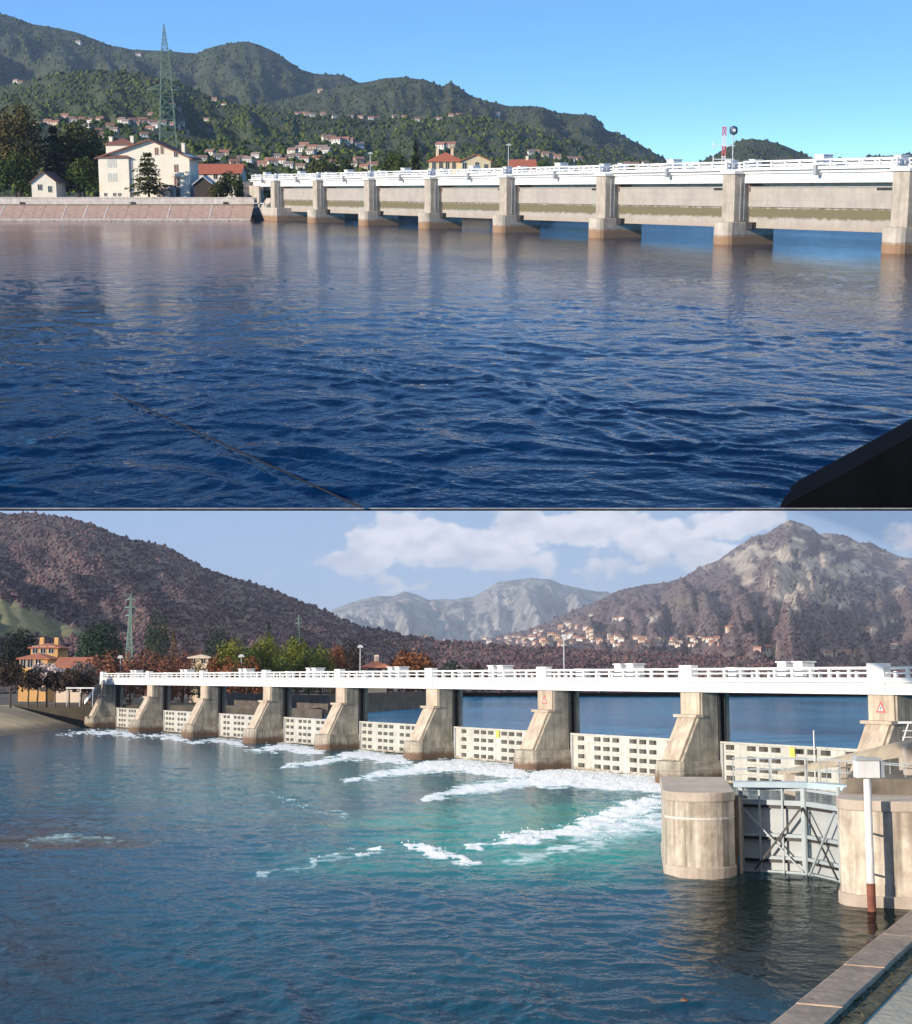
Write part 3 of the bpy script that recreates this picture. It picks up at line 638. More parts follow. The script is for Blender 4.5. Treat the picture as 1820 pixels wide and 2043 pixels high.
part('drainpipe', MB().bar((xl+7.75, -.62, 0), (xl+7.75, -.62, 9.8), .09, 6), GREYSTEEL(), v)
W = lambda px_: (px_-268)*S*KV
H_ = lambda py_: FA.pt(268, py_, hY)[2]-5.2
for px_, py_, w_, h_ in ((354, 312, .9, 1.1), (354, 344, 1.0, 1.9), (316, 308, .9, 1.6), (327, 306, .7, 1.8), (354, 374, 1.2, 2.3)):
    add_window(v, (W(px_), 0, H_(py_)), w_, h_, 0, M_FRAMEW, M_SHUT if py_ > 320 or px_ < 330 else M_PANE)
for px_ in (222, 232, 254):
    for py_ in (332, 360): add_window(v, (W(px_), -.55 if px_ < 245 else 0, H_(py_)), .8, 1.7, 0, M_FRAMEW, M_SHUTP)
for px_ in (212, 230, 240, 276): add_window(v, (W(px_), -.55 if px_ < 245 else 0, H_(390)), .7, .6, 0, M_FRAMEW, M_PANE)
bl = MB().box(W(345), W(372), -1.3, 0, H_(352), H_(352)+.18).box(W(345), W(372), -1.3, -1.2, H_(352)+.18, H_(352)+1.0)
part('balcony', bl, M_PLASTER, v); part('door', MB().box(W(352), W(360), -.04, .0, -.1, 2.3), M_SHUT, v)
part('ground_floor_annex', MB().box(W(318), W(346), -2.2, -.001, -.3, 3.2), rough_mat('grey_pink_plaster', (.36, .29, .26), (.45, .37, .33), .5, .9), v)
# small white house, left of the villa
def simple_house(fr, name, label, x0p, x1p, yb, ye, yr, Y, depth, zb, wall, roof, axis, wins=(), rz=0.0, cat='house', o=.5, hip=False, chim=()):
    X0, X1 = fr.pt(x0p, yb, Y)[0], fr.pt(x1p, yb, Y)[0]; ze, zr = fr.pt(x0p, ye, Y)[2]-zb, fr.pt(x0p, yr, Y)[2]-zb; c = (X0+X1)/2; w = X1-X0
    t = thing(name, fr, (c, Y, zb), rz, label, cat); m = MB().box(-w/2, w/2, 0, depth, -.5, ze)
    if not hip:
        if axis == 'y': m.add([(-w/2, 0, ze), (w/2, 0, ze), (0, 0, zr), (-w/2, depth, ze), (w/2, depth, ze), (0, depth, zr)], [(0, 1, 2), (3, 5, 4), (0, 2, 5, 3), (1, 4, 5, 2)])
        else: m.add([(-w/2, 0, ze), (-w/2, depth, ze), (-w/2, depth/2, zr), (w/2, 0, ze), (w/2, depth, ze), (w/2, depth/2, zr)], [(0, 2, 1), (3, 4, 5), (0, 3, 5, 2), (1, 2, 5, 4)])
    part('wall', m, wall, t)
    r = part('roof', hip_roof(-w/2, w/2, 0, depth, ze+.05, zr-ze, o) if hip else gable_roof(-w/2, w/2, 0, depth, ze+.15, zr-ze, o, .22, axis), roof, t)
    for cx in chim: part('chimney', MB().box(cx*w-.4, cx*w+.4, depth*.45, depth*.45+.8, ze, zr+1.2), wall, r)
    for px_, py_, ww, wh in wins: add_window(t, (fr.pt(px_, py_, Y)[0]-c, 0, fr.pt(px_, py_, Y)[2]-zb), ww, wh, 0, M_FRAMEW, M_PANE)
    return t
simple_house(FA, 'cottage', 'small white cottage with a low brown roof behind the left bank wall', 64, 113, 392, 362, 343, 373, 9, 5.2, M_PLASTER, M_TILE, 'y', ((80, 378, 1.0, 1.2), (100, 382, .9, 1.3)))
simple_house(FA, 'shed', 'dark shed with white awning roof right of the villa', 388, 424, 392, 366, 352, 373, 7, 5.2, rough_mat('dark_boards', (.035, .025, .02), (.07, .05, .04), 2, .9), rough_mat('pale_sheet_roof', (.5, .5, .48), (.62, .61, .58), 1, .6, .1), 'y', ())
simple_house(FA, 'house', 'long low house with red tiled roof beside the villa', 392, 480, 372, 345, 327, 420, 12, 5, M_PLASTER, M_REDTILE, 'x', ((410, 356, 1, 1.3), (430, 356, 1, 1.3), (450, 356, 1, 1.3)))
simple_house(FA, 'yellow_house', 'yellow house with red hipped roof rising above the dam walkway', 856, 922, 372, 321, 303, 430, 10, 5, rough_mat('yellow_plaster', (.62, .50, .30), (.70, .58, .38), .4, .85), M_REDTILE, 'x', ((866, 336, 1, 1.7), (880, 336, 1, 1.7), (893, 336, 1, 1.7), (906, 336, 1, 1.7)), hip=True, chim=(-.25, .2))
simple_house(FA, 'yellow_house_wing', 'gabled yellow wing on the right of the red roofed yellow house', 919, 979, 372, 321, 308, 424, 12, 5, MATS['yellow_plaster'], M_REDTILE, 'y', ((927, 340, 1.1, 2.2), (952, 336, 1, 1.7), (970, 340, 1, 1.7)))
simple_house(FA, 'house', 'house showing only its bright red roof above the walkway, right of the yellow house', 1018, 1068, 375, 334, 318, 470, 12, 5, M_PLASTER, M_REDTILE, 'x', ((1030, 345, 1.1, 1.5), (1050, 345, 1.1, 1.5)), chim=(.2,))

# --- trees of the upper place
G1 = green('leaf_green_a', (.020, .034, .009), (.050, .075, .014), (.10, .125, .024))
G2 = green('leaf_dark', (.006, .010, .006), (.012, .018, .010), (.024, .034, .016))
G3 = green('leaf_olive', (.030, .036, .010), (.065, .072, .018), (.12, .115, .035))
G4 = green('leaf_autumn', (.040, .036, .012), (.085, .070, .020), (.15, .105, .035))
for a in [('broad', 30, 196, 104, 394, G4, 'tall tree with browning crown at the left edge of the upper river bank', 3000),
          ('bush', 28, 300, 80, 380, G1, 'leafy green bush at the left edge below the browning tree', 2200),
          ('cedar', 104, 250, 88, 396, G2, 'almost black cedar left of the villa', 3600),
          ('broad', 152, 236, 112, 408, G3, 'olive green tree rising behind the black cedar', 3000),
          ('dome', 166, 312, 74, 384, G1, 'round green shrub-like tree between the cottage and the villa', 2600),
          ('cedar', 294, 303, 76, 370.5, G3, 'olive cedar standing right in front of the cream villa', 3000),
          ('bush', 462, 340, 56, 384, G1, 'bright green bush at the left end of the sunlit dam', 2000),
          ('bush', 432, 362, 34, 373, G3, 'olive bush beside the white awning shed', 900),
          ('dome', 786, 296, 58, 430, G1, 'round green tree left of the dark conifer behind the walkway', 2400),
          ('fir', 829, 277, 48, 438, G2, 'dark conifer beside the yellow house', 2200),
          ('bush', 640, 310, 62, 425, G3, 'broad olive treetop behind the middle of the walkway', 1800),
          ('bush', 684, 304, 50, 440, G1, 'greener treetop right of the broad olive one behind the walkway', 1600),
          ('bush', 528, 338, 52, 405, G3, 'low olive bushes behind the left end of the walkway', 1400),
          ('bush', 575, 342, 46, 410, G1, 'low green bush behind the walkway, left of the broad olive treetop', 1200),
          ('bush', 1086, 324, 46, 480, G3, 'olive bush right of the bright red roof', 1000),
          ('bush', 992, 326, 30, 470, G4, 'brownish bush between yellow house and bright red roof', 800)]:
    tree(FA, a[0], a[1], a[2], a[3], a[4], 5.0, a[5], a[6], n=a[7])

r0, r1 = FA.ground(226, 789), FA.ground(720, 1019)
t = thing('rope', FA, (r0[0], r0[1], .03), 0, 'thin dark rope stretched across the water in the lower left of the upper river', 'rope')
rp = MB(); N_ = 24; pr_ = [(Vector(r1)-Vector(r0))*(k/N_)+Vector((0, 0, .05+.012*math.sin(k*2.1))) for k in range(N_+1)]
for k in range(N_): rp.bar(pr_[k]*1.0, pr_[k+1]*1.0, .024, 5)
part('cord', rp, rough_mat('tarred_rope', (.004, .004, .005), (.009, .008, .008), 6, .9, .3), t)

# --- village on the hillsides
KINDS = []
for i, (wc, rc) in enumerate([((.72, .66, .56), (.30, .19, .14)), ((.62, .52, .38), (.36, .17, .11)), ((.74, .73, .69), (.30, .22, .18)), ((.60, .42, .34), (.40, .20, .13)), ((.78, .74, .66), (.34, .16, .11))]):
    KINDS.append((rough_mat('village_wall%d' % i, tuple(c*.92 for c in wc), wc, .5, .9, 0), rough_mat('village_roof%d' % i, tuple(c*.8 for c in rc), rc, 2, .9, 0), i))
def village(fr, ridges, pts, group, label, wscale=1.0, hscale=1.0, seed=3):
    rg = random.Random(seed); num = 0
    for x, y, w in sorted(pts):
        hits = [r.hit(x, y+2.0) for r in ridges]; hits = [h for h in hits if h is not None]
        if not hits: continue
        P = min(hits, key=lambda p: p[1]); wm = w/F*P[1]*wscale
        num += 1; small_house(fr, Vector(P), wm, wm*(.55+.2*rg.random())*hscale, rg.choice(KINDS), label+', '+ordinal(num)+' from the left', group, rz=rg.uniform(-.5, .5))
pts_up = [(76,250),(97,245),(131,232),(147,241),(166,240),(183,242),(178,252),(203,241),(220,252),(244,243),(264,242),(285,242),(305,245),(325,247),(352,251),(363,247),(371,264),(196,264),(211,271),(290,271),(255,247),(275,249),(112,247),(315,252),(340,250),(229,262),(300,258)]
village(FA, [RA3, RA4], [(x, y, 15) for x, y in pts_up], 'houses of the terrace village', 'house of the hillside terrace village above the villa', seed=1)
pts_far = [(347,210),(356,218),(302,227),(428,199),(448,209),(33,163),(42,164),(157,85),(278,109),(593,227),(604,228),(615,228),(627,230),(645,228),(668,233),(703,233),(720,234),(740,236),(755,236),(789,233),(809,234),(833,240),(879,237),(900,230),(917,229),(992,228),(640,181),(413,240),(417,262),(1130,262)]
village(FA, [RA1, RA2, RA3], [(x, y, 10) for x, y in pts_far], 'scattered houses high on the green slopes', 'tiny pale house high on the green mountainside', seed=2)
pts_mid = [(654,276),(663,279),(672,281),(688,282),(699,284),(717,291),(609,292),(626,296),(645,300),(655,304),(469,326),(498,322),(541,322),(564,325),(593,315),(610,320),(632,320),(577,331),(603,336),(704,329),(730,336),(881,294),(900,292),(421,307),(438,315),(546,327),(581,317),(405,318),(450,309),(512,312),(526,330),(555,314),(485,318),(668,326),(718,322),(745,330),(620,306),(586,305),(600,300)]
village(FA, [RA3, RA4], [(x, y, 18) for x, y in pts_mid], 'houses of the village behind the walkway', 'village house among trees behind the sunlit dam', seed=4)
pts_r = [(1060,305),(1074,306),(1088,308),(1102,312),(1115,315),(1143,318),(1158,318),(1252,329),(1270,328),(1291,326),(1310,330)]
village(FA, [RA2, RA3, RA4], [(x, y, 13) for x, y in pts_r], 'low pale houses at the foot of the right slope', 'low building at the green slope foot right of the red roof', seed=5)

# --- pylons, masts and lamps of the upper place
def lattice(fr, label, x, ytop, ybase, Y, zb, wb_px, ww_px, y_waist, arms, mat, th=.16, group=None, name='power_pylon'):
    X, _, zt = fr.pt(x, ytop, Y); h = zt-zb; S_ = Y/F; hz = lambda yy: fr.pt(x, yy, Y)[2]-zb
    t = thing(name, fr, (X, Y, zb), .25, label, 'pylon', group); wb, ww = wb_px*S_/2, ww_px*S_/2; zw = hz(y_waist)
    legs = MB(); br = MB()
    def wid(z): return wb+(ww-wb)*min(1, z/zw) if z < zw else ww*(1-(z-zw)/(h-zw))*.9+.06
    for sx in (-1, 1):
        for sy in (-1, 1):
            l_ = MB(); l_.bar((sx*wb, sy*wb, -1), (sx*ww, sy*ww, zw), th, 4, th*.8).bar((sx*ww, sy*ww, zw), (sx*.1, sy*.1, h), th*.7, 4, th*.5); part('leg', l_, mat, t)
    z = 0; seg = 0
    while z < h*.98:
        w0 = wid(z); z2 = min(h, z+max(1.6*w0, h*.022)); w1 = wid(z2)
        for a, b in (((-1, -1), (1, -1)), ((1, -1), (1, 1)), ((1, 1), (-1, 1)), ((-1, 1), (-1, -1))):
            br.bar((a[0]*w0, a[1]*w0, z), (b[0]*w1, b[1]*w1, z2), th*.5, 3).bar((b[0]*w0, b[1]*w0, z), (a[0]*w1, a[1]*w1, z2), th*.5, 3).bar((a[0]*w1, a[1]*w1, z2), (b[0]*w1, b[1]*w1, z2), th*.5, 3)
        z = z2
    part('bracing', br, mat, t)
    for yy, hw in arms:
        za = hz(yy); L = hw*S_; a_ = MB(); wv = wid(za); rise = L*.16
        for sx in (-1, 1):
            for sy in (-1, 1): a_.bar((sx*wv, sy*wv, za), (sx*L, 0, za-.02*L), th*.7, 4).bar((sx*wv, sy*wv, za+rise*1.6), (sx*L, 0, za), th*.6, 4)
            for q in (.3, .55, .8): a_.bar((sx*(wv+(L-wv)*q), 0, za), (sx*(wv+(L-wv)*(q-.14)), 0, za+rise*(1-q)*1.6), th*.5, 3)
            a_.bar((sx*L, 0, za), (sx*L, 0, za-1.6*S_*F/400*.5), th*.6, 4)
        part('cross_arm', a_, mat, t)
    return t
M_PYL = rough_mat('pylon_green_paint', (.13, .20, .14), (.19, .27, .19), .3, .7, 0)
lattice(FA, 'tall green lattice power pylon behind the cream villa', 327, 48, 280, 520, 5.0, 44, 14, 104, ((112, 37), (178, 36)), M_PYL, .15)
lattice(FA, 'thin dark power pylon far off near the left edge above the terrace village', 80, 172, 236, 1050, 70, 7, 3, 200, ((182, 6), (196, 7)), DARKSTEEL(), .3)
def lamp(fr, label, x, ytop, Y, zb, mat, style='twin', group=None):
    X, _, zt = fr.pt(x, ytop, Y); h = zt-zb; t = thing('street_lamp', fr, (X, Y, zb), 0, label, 'street lamp', group)
    part('post', MB().bar((0, 0, 0), (0, 0, h), .16*Y/400+.03, 8, .09*Y/400+.02), mat, t)
    w = .55*Y/400+.12
    part('lamp_head', MB().box(-w, w, -.35, .35, h-.3, h).box(-w*.6, w*.6, -.3, .3, h, h+.2), mat, t); return t
M_LAMP = rough_mat('lamp_grey', (.42, .43, .44), (.52, .53, .53), 1, .5, 0)
lamp(FA, 'grey lamp post just right of the yellow house', 1015, 288, 415, 5, M_LAMP)
lamp(FA, 'grey lamp post left of the round green tree', 739, 305, 420, 5, M_LAMP)
# pole with a dark round dish, and the red and white mast beside it
X, Y_, z_ = FA.pt(1464, 260, 203)
t = thing('siren_pole', FA, (X, Y_, 9.6), 0, 'thin grey pole with a dark round siren head standing on the dam walkway', 'pole')
part('post', MB().bar((0, 0, 0), (0, 0, z_-9.6), .08, 8), M_LAMP, t); part('siren_head', MB().lathe([(.1, z_-10.2), (.5, z_-10.0), (.56, z_-9.6), (.5, z_-9.2), (.1, z_-9.0)], 16), rough_mat('navy_paint', (.03, .05, .09), (.06, .09, .14), 1, .5), t)
part('speaker_mouth', MB().bar((0, -.58, z_-9.6), (0, -.5, z_-9.6), .2, 10), WHITE(), t)
X, Y_, z_ = FA.pt(1446, 252, 330)
t = thing('radio_mast', FA, (X, Y_, 0), 0, 'red and white banded radio mast behind the dam, left of the siren pole', 'mast')
M_RED = rough_mat('red_paint', (.55, .12, .13), (.65, .18, .19), 1, .6, 0)
for q in range(10):
    a, b = z_*q/10, z_*(q+1)/10; part('mast_section', MB().bar((-.35, 0, a), (-.35, 0, b), .13, 4).bar((.35, 0, a), (.35, 0, b), .13, 4).bar((-.35, 0, a), (.35, 0, b), .1, 4).bar((.35, 0, a), (-.35, 0, b), .1, 4).box(-.42, .42, -.2, .2, b-.35, b-.1), M_RED if q % 2 else WHITE(), t)
for q in (.80, .66, .55): part('antenna', MB().box(-2.3, 2.3, -.2, .2, z_*q, z_*q+.18).bar((-2.2, 0, z_*q-.6), (-2.2, 0, z_*q+.9), .12, 6).bar((2.0, 0, z_*q-.5), (2.0, 0, z_*q+.8), .12, 6), WHITE(), t)
# right bank
C_QUAY_SHADE = concrete('quay_stone_painted_shade', (.0035, .004, .0055), (.0018, .002, .003), None, (0, 1), .3)  # near-black colour paints in the shade lying on the quay stone
q = thing('quay_wall', FA, (0, 0, 0), 0, 'sloping stone wing wall in near-black painted shade, bottom right corner of the upper river', 'wall')
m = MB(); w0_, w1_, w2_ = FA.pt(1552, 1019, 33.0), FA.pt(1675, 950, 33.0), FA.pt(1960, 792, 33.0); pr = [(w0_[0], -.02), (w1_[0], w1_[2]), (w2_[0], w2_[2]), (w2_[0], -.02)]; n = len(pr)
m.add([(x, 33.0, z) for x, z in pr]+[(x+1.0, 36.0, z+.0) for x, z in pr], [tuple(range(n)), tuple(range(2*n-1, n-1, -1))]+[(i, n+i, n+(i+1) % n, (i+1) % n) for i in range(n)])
part('wall_body', m, C_QUAY_SHADE, q); C_QUAY_SHADE.node_tree.nodes['Principled BSDF'].inputs['Specular IOR Level'].default_value = .06
struct('quay', FA, MB().prism([(14.5, 40), (60, 40), (100, 135), (60, 135), (42, 110)], -.02, 1.0), C_QUAY_SHADE)

# =================================================================== LOWER PLACE: winter river below the open dam
LB = Line(FB, (1380, 1562), (410, 1470))
SB_ = [LB.s(x, 5.5) for x in (1762, 1380, 1090, 864, 681, 534, 408, 300, 208)]
Z_LAKE = 2.75
def dam_local(X, Y):                        # along the dam, and away from it (upstream positive)
    dx, dy = X-LB.o.x, Y-LB.o.y
    return dx*LB.d.x+dy*LB.d.y, dx*LB.d.y-dy*LB.d.x
def poly_d(Xp, Yp, pts, w):                  # 1 near a polyline of picture points, fading over width w
    best = np.full(Xp.shape, 1e9)
    for (ax, ay, aw), (bx, by, bw) in zip(pts[:-1], pts[1:]):
        dx, dy = bx-ax, by-ay; t = np.clip(((Xp-ax)*dx+(Yp-ay)*dy)/(dx*dx+dy*dy), 0, 1)
        d = np.hypot(Xp-ax-t*dx, (Yp-ay-t*dy)*1.6)/(w*(aw+(bw-aw)*t)); best = np.minimum(best, d)
    return best
FOAM_PTS = []
def wave_b(X, Y, Xp, Yp):
    s, q = dam_local(X, Y); q = -q           # q: metres downstream of the pier noses
    n1 = fbm(X*.35, Y*.25, 31, 4); n2 = fbm(X*1.1, Y*.8, 32, 4); n3 = fbm(X*.09, Y*.06, 33, 3)
    bay = np.zeros_like(X)
    for a in SB_: bay = np.maximum(bay, np.exp(-((s-a)/3.2)**2))
    foam = np.zeros_like(X); jx, jy = Xp+40*(n1-.5), Yp+15*(n2-.5)+5*(fbm(X*3.1, Y*1.6, 46, 3)-.5)
    jets = [([(1322, 1565, 1.0), (1240, 1560, 1.25), (1150, 1550, 1.2), (1075, 1556, 1.0)], [(1090, 1556, 1), (940, 1574, .9), (846, 1594, .5)], 27),
            ([(1036, 1541, .9), (980, 1535, 1.1), (925, 1526, 1.1), (850, 1530, .9)], [(860, 1530, 1), (770, 1544, .9), (690, 1557, .5)], 21),
            ([(810, 1517, .9), (760, 1512, 1.1), (728, 1505, 1), (690, 1510, .8)], [(700, 1510, 1), (640, 1520, .8), (560, 1530, .5)], 15),
            ([(640, 1501, .9), (600, 1496, 1.1), (570, 1490, 1), (540, 1494, .8)], [(545, 1494, 1), (490, 1500, .6)], 11),
            ([(490, 1485, .9), (460, 1481, 1), (430, 1477, .8)], [(430, 1477, 1), (370, 1483, .5)], 8),
            ([(364, 1473, .9), (340, 1471, 1), (310, 1468, .8)], [(310, 1468, 1), (250, 1472, .5)], 7),
            ([(258, 1465, 1), (225, 1462, .9), (170, 1461, .8)], [(170, 1461, 1), (110, 1467, .5)], 6)]
    for core, tail, w in jets:
        foam = np.maximum(foam, 1.15*sstep(1.3, .55, poly_d(jx, jy, core, w)))
        foam = np.maximum(foam, .80*sstep(1.3, .2, poly_d(jx, jy, tail, w*.85)))
    crest = [([(1345, 1592, .7), (1250, 1618, 1.0), (1150, 1655, .9), (1030, 1680, .6), (940, 1690, .4)], 30, .95), ([(812, 1690, .5), (860, 1702, 1), (905, 1712, .9), (945, 1722, .5)], 15, 1.0), ([(720, 1706, 1), (750, 1696, .8)], 13, .75),
             ([(1345, 1640, 1), (1240, 1650, 1), (1150, 1668, .8)], 40, .62),
             ([(700, 1700, .7), (600, 1735, .6), (520, 1745, .4)], 16, .48), ([(560, 1600, .5), (700, 1630, .5)], 10, .45), ([(20, 1690, .8), (130, 1672, 1), (260, 1684, .5)], 11, .33), ([(1340, 1640, 1), (1180, 1690, .8), (1000, 1720, .6)], 26, .50)]
    for pts, w, a in crest:
        d = poly_d(Xp+60*(n1-.5), Yp+34*(n2-.5), pts, w); foam = np.maximum(foam, a*sstep(1.25, .25, d)*(.55+.9*n2))
    teal = 1.25*sstep(1.25, .15, np.hypot((Xp-1060+120*(n3-.5))/480, (Yp-1668+40*(n1-.5))/104))
    teal = np.maximum(teal, .55*sstep(1.3, .2, np.hypot((Xp-760)/300, (Yp-1716)/52)))
    teal = np.maximum(teal, .36*sstep(1.3, .1, np.hypot((Xp-600)/640, (Yp-1580)/110)))
    nf = fbm(q*.07+n3*2, s*.30, 47, 4); teal = np.clip(teal*(.35+1.25*nf)*(.75+.5*n1), 0, 1)
    silt = 1.0*sstep(1.15, .6, np.hypot((Xp-110)/210, (Yp-1680+14*(n1-.5))/17))
    silt = np.maximum(silt, .5*sstep(1.2, .4, np.hypot((Xp-80)/170, (Yp-1650)/22))*n1*1.5)
    silt = np.maximum(silt, .38*sstep(1.2, .3, np.hypot((Xp-620)/420, (Yp-1645)/26))*n1*1.6)
    silt = np.maximum(silt, .45*sstep(1.2, .2, np.hypot((Xp-60)/150, (Yp-1900)/190))*n1*1.3)
    fade = np.clip((190-Y)/130, 0, 1); wx = X+fbm(X*.3, Y*.3, 41, 2)*3
    calm = sstep(6.5, 9.5, X)*.75*sstep(75, 50, Y)
    r1 = 1-np.abs(fbm(wx*.5+Y*.12, Y*.40, 42, 3)*2-1); r2 = fbm(wx*1.8, Y*1.4, 43, 3)
    z = (.15*(r1-.7)*(.5+n3)+.075*(r2-.5))*fade*(1-calm)
    z = z+foam*(.04+.10*(n2-.4)+.09*(fbm(X*3, Y*2.4, 44, 3)-.5))*np.clip((260-Y)/120, .2, 1)
    dark = sstep(1300, 1440, Xp+60*(n1-.5))*sstep(1700, 1770, Yp)*sstep(2030, 1900, Yp+100*(n3-.5)-.35*(Xp-1500))  # dark reflection in the still lock water, painted into its colour
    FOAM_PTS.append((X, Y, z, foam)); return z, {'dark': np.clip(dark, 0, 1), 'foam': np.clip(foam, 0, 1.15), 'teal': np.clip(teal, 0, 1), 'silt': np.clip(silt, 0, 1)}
ys_b = np.concatenate([np.arange(2075, 1560, -2.0), np.arange(1560, 1440, -1.3)])
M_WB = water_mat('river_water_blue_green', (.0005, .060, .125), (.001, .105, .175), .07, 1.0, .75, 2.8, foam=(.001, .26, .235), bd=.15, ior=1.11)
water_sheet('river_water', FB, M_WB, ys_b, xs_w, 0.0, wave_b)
fX, fY, fz, ff = [a.ravel() for a in FOAM_PTS[0]]; rg = np.random.RandomState(77)
w_ = np.clip(ff-.45, 0, 1)*np.clip(fY, 40, 260)*(fX > -70); pk = rg.choice(len(w_), 7000, p=w_/w_.sum()); Psp = np.stack([fX[pk]+rg.randn(7000)*.25, fY[pk]+rg.randn(7000)*.5, fz[pk]+np.abs(rg.randn(7000))*.06*np.clip(ff[pk], .3, 1)], 1)
blobs(FB, Psp, .03+.08*rg.rand(7000)**3, 'foam_spray', rough_mat('spray_white', (.86, .88, .88), (.93, .94, .94), 3, .8, 0), 78)
M_BED = rough_mat('river_bed', (.05, .05, .04), (.08, .075, .06), .05, .95, 0)
struct('ground', FB, MB().box(-7000, 7000, 12, 11300, -1.6, -1.4), M_BED)
# lake held up behind the dam
def dpt(s, q): p = LB.o+LB.d*s; return (p.x+LB.d.y*q, p.y-LB.d.x*q)
lk = MB(); a, b, c, d = dpt(-60, 2.5), dpt(160, 2.5), (-120, 900), (420, 900)
lk.add([(*a, Z_LAKE), (*b, Z_LAKE), (*c, Z_LAKE), (*d, Z_LAKE)], [(0, 1, 2, 3)])
struct('lake_water', FB, lk, water_mat('lake_water_blue', (.010, .20, .40), (.016, .27, .50), .08, .9, .30, 1.0, bd=.3, ior=1.06))

# --- mountains of the lower place
silBL = [(-260,1010),(-40,1019),(17,1024),(65,1024),(100,1029),(145,1034),(190,1049),(225,1064),(270,1078),(327,1087),(363,1107),(410,1135),(440,1146),(472,1154),(526,1170),(560,1183),(600,1201),(649,1219),(685,1237),(733,1254),(770,1268),(850,1290),(950,1310),(2080,1345)]
silBD = [(-260,1300),(500,1285),(600,1245),(660,1218),(703,1201),(747,1191),(783,1189),(807,1178),(827,1185),(856,1196),(899,1195),(943,1192),(965,1181),(994,1163),(1030,1156),(1059,1152),(1103,1158),(1121,1165),(1175,1176),(1212,1180),(1260,1200),(1400,1250),(2080,1330)]
silBR = [(-260,1340),(760,1300),(900,1284),(1000,1270),(1050,1257),(1080,1246),(1110,1231),(1150,1215),(1189,1200),(1224,1182),(1276,1169),(1328,1162),(1362,1153),(1397,1132),(1439,1115),(1473,1089),(1501,1071),(1529,1065),(1556,1049),(1574,1037),(1591,1042),(1619,1051),(1635,1066),(1690,1100),(1760,1140),(1830,1185),(2080,1290)]
silBR2 = [(-260,1350),(1450,1200),(1560,1110),(1620,1070),(1645,1064),(1660,1064),(1692,1071),(1716,1084),(1740,1083),(1761,1094),(1796,1110),(1850,1122),(2080,1200)]
silBM = [(-260,1310),(400,1300),(600,1285),(690,1268),(733,1252),(760,1254),(800,1266),(849,1273),(900,1281),(1000,1288),(1100,1293),(1200,1297),(1300,1303),(1400,1306),(1500,1314),(1600,1326),(1700,1332),(1800,1336),(2080,1345)]
WOOD = ((.060, .038, .052), (.118, .076, .090), (.190, .128, .118))
M_HILLB = rough_mat('winter_hill_floor', (.060, .040, .038), (.115, .082, .068), .06, .95, .6, .15, bd=2)
M_HILLGREEN = None
def field_mask(x, y): return (x < 172+26*(fbm(x/20., y/20., 90, 2)-.5)) & (y > 1196+.42*np.maximum(0, x-17)) & (y < 1272) & (y > 1190+(x-30)*.2)
RBL = Ridge(FB, 'hill', silBL, 420, 1350, 4, .55, 21, gul=150)
m, n_, l_, p_ = base_mat('left_hill_floor')
t_ = noise(n_, l_, .02, 4); r_ = ramp(n_, [(.35, (.070, .050, .043)), (.65, (.125, .092, .072))]); l_.new(t_.outputs['Fac'], r_.inputs[0])
at_ = n_.new('ShaderNodeAttribute'); at_.attribute_name = 'field'
t2_ = noise(n_, l_, .05, 5, .6, (1, 2, 1)); r2_ = ramp(n_, [(.35, (.085, .092, .034)), (.65, (.165, .155, .062))]); l_.new(t2_.outputs['Fac'], r2_.inputs[0])
l_.new(mixc(n_, l_, at_.outputs['Fac'], r_.outputs[0], r2_.outputs[0]), p_.inputs['Base Color']); p_.inputs['Roughness'].default_value = .95
RBL.build(m, {'field': field_mask(RBL.Xp, RBL.py).astype(float)})
def mk_forest(cols, nm): return tint_mat(nm, nscale=.55, stops=[(.05, (*cols[0], 1)), (.5, (*cols[1], 1)), (.85, (*cols[2], 1)), (.97, (.030, .042, .030, 1))])
RBL.scatter(36000, 3.1, 'hill_forest', mk_forest(WOOD, 'forest_bare_brown'), 121, lambda x, y: np.where(field_mask(x, y), 0, 1)*np.where(fbm(x/40., y/9., 93, 3) > .66, .25, 1))
RBD = Ridge(FB, 'mountain', silBD, 5200, 8600, 0, 1.25, 22, gul=46, fine=.8)
RBD.build(rough_mat('far_rock', (.10, .10, .09), (.44, .40, .36), .006, .95, 1.0, .02, stretch=(1, 1, .5), bd=40))
# right mountain: bare woods below, pale cliffs towards the top
RBR = Ridge(FB, 'mountain', silBR, 950, 3900, 0, .95, 23, gul=75, fine=1.2)
def rockmask(x, y):
    top = np.interp(x, *np.array([(1189, 1200), (1360, 1153), (1440, 1150), (1500, 1175), (1580, 1200), (1660, 1215), (1740, 1190), (1830, 1230)], float).T)
    n = fbm(x/30., y/13., 55, 4); base = sstep(18, -40, y-top)*np.where(x > 1400, 1, .15)
    r = sstep(.60, .72, n+.12*base)*base*.9
    for cx, cy, w, h in ((1490,1158,16,10),(1532,1160,12,8),(1565,1190,26,12),(1588,1212,16,6),(1610,1127,18,9),(1583,1150,9,7),(1560,1118,16,7),(1680,1205,13,6),(1640,1195,12,10),(1775,1237,16,6),(1735,1256,18,5),(1540,1298,20,6),(1300,1236,14,6)):
        r = np.maximum(r, sstep(1.2, .7, np.hypot((x-cx)/w, (y-cy)/h)+.7*(fbm(x/7., y/5., 56, 2)-.5)))
    return np.clip(r, 0, 1)
def meadow(x, y): return np.maximum(sstep(1.1, .6, np.hypot((x-1370)/46, (y-1203)/9)), sstep(1.1, .6, np.hypot((x-1340)/36, (y-1322)/9)))*.8
m, n_, l_, p_ = base_mat('right_mountain_ground')
t_ = noise(n_, l_, .010, 6, .65); r_ = ramp(n_, [(.35, (.080, .056, .060)), (.55, (.135, .092, .088)), (.72, (.20, .145, .115))]); l_.new(t_.outputs['Fac'], r_.inputs[0])
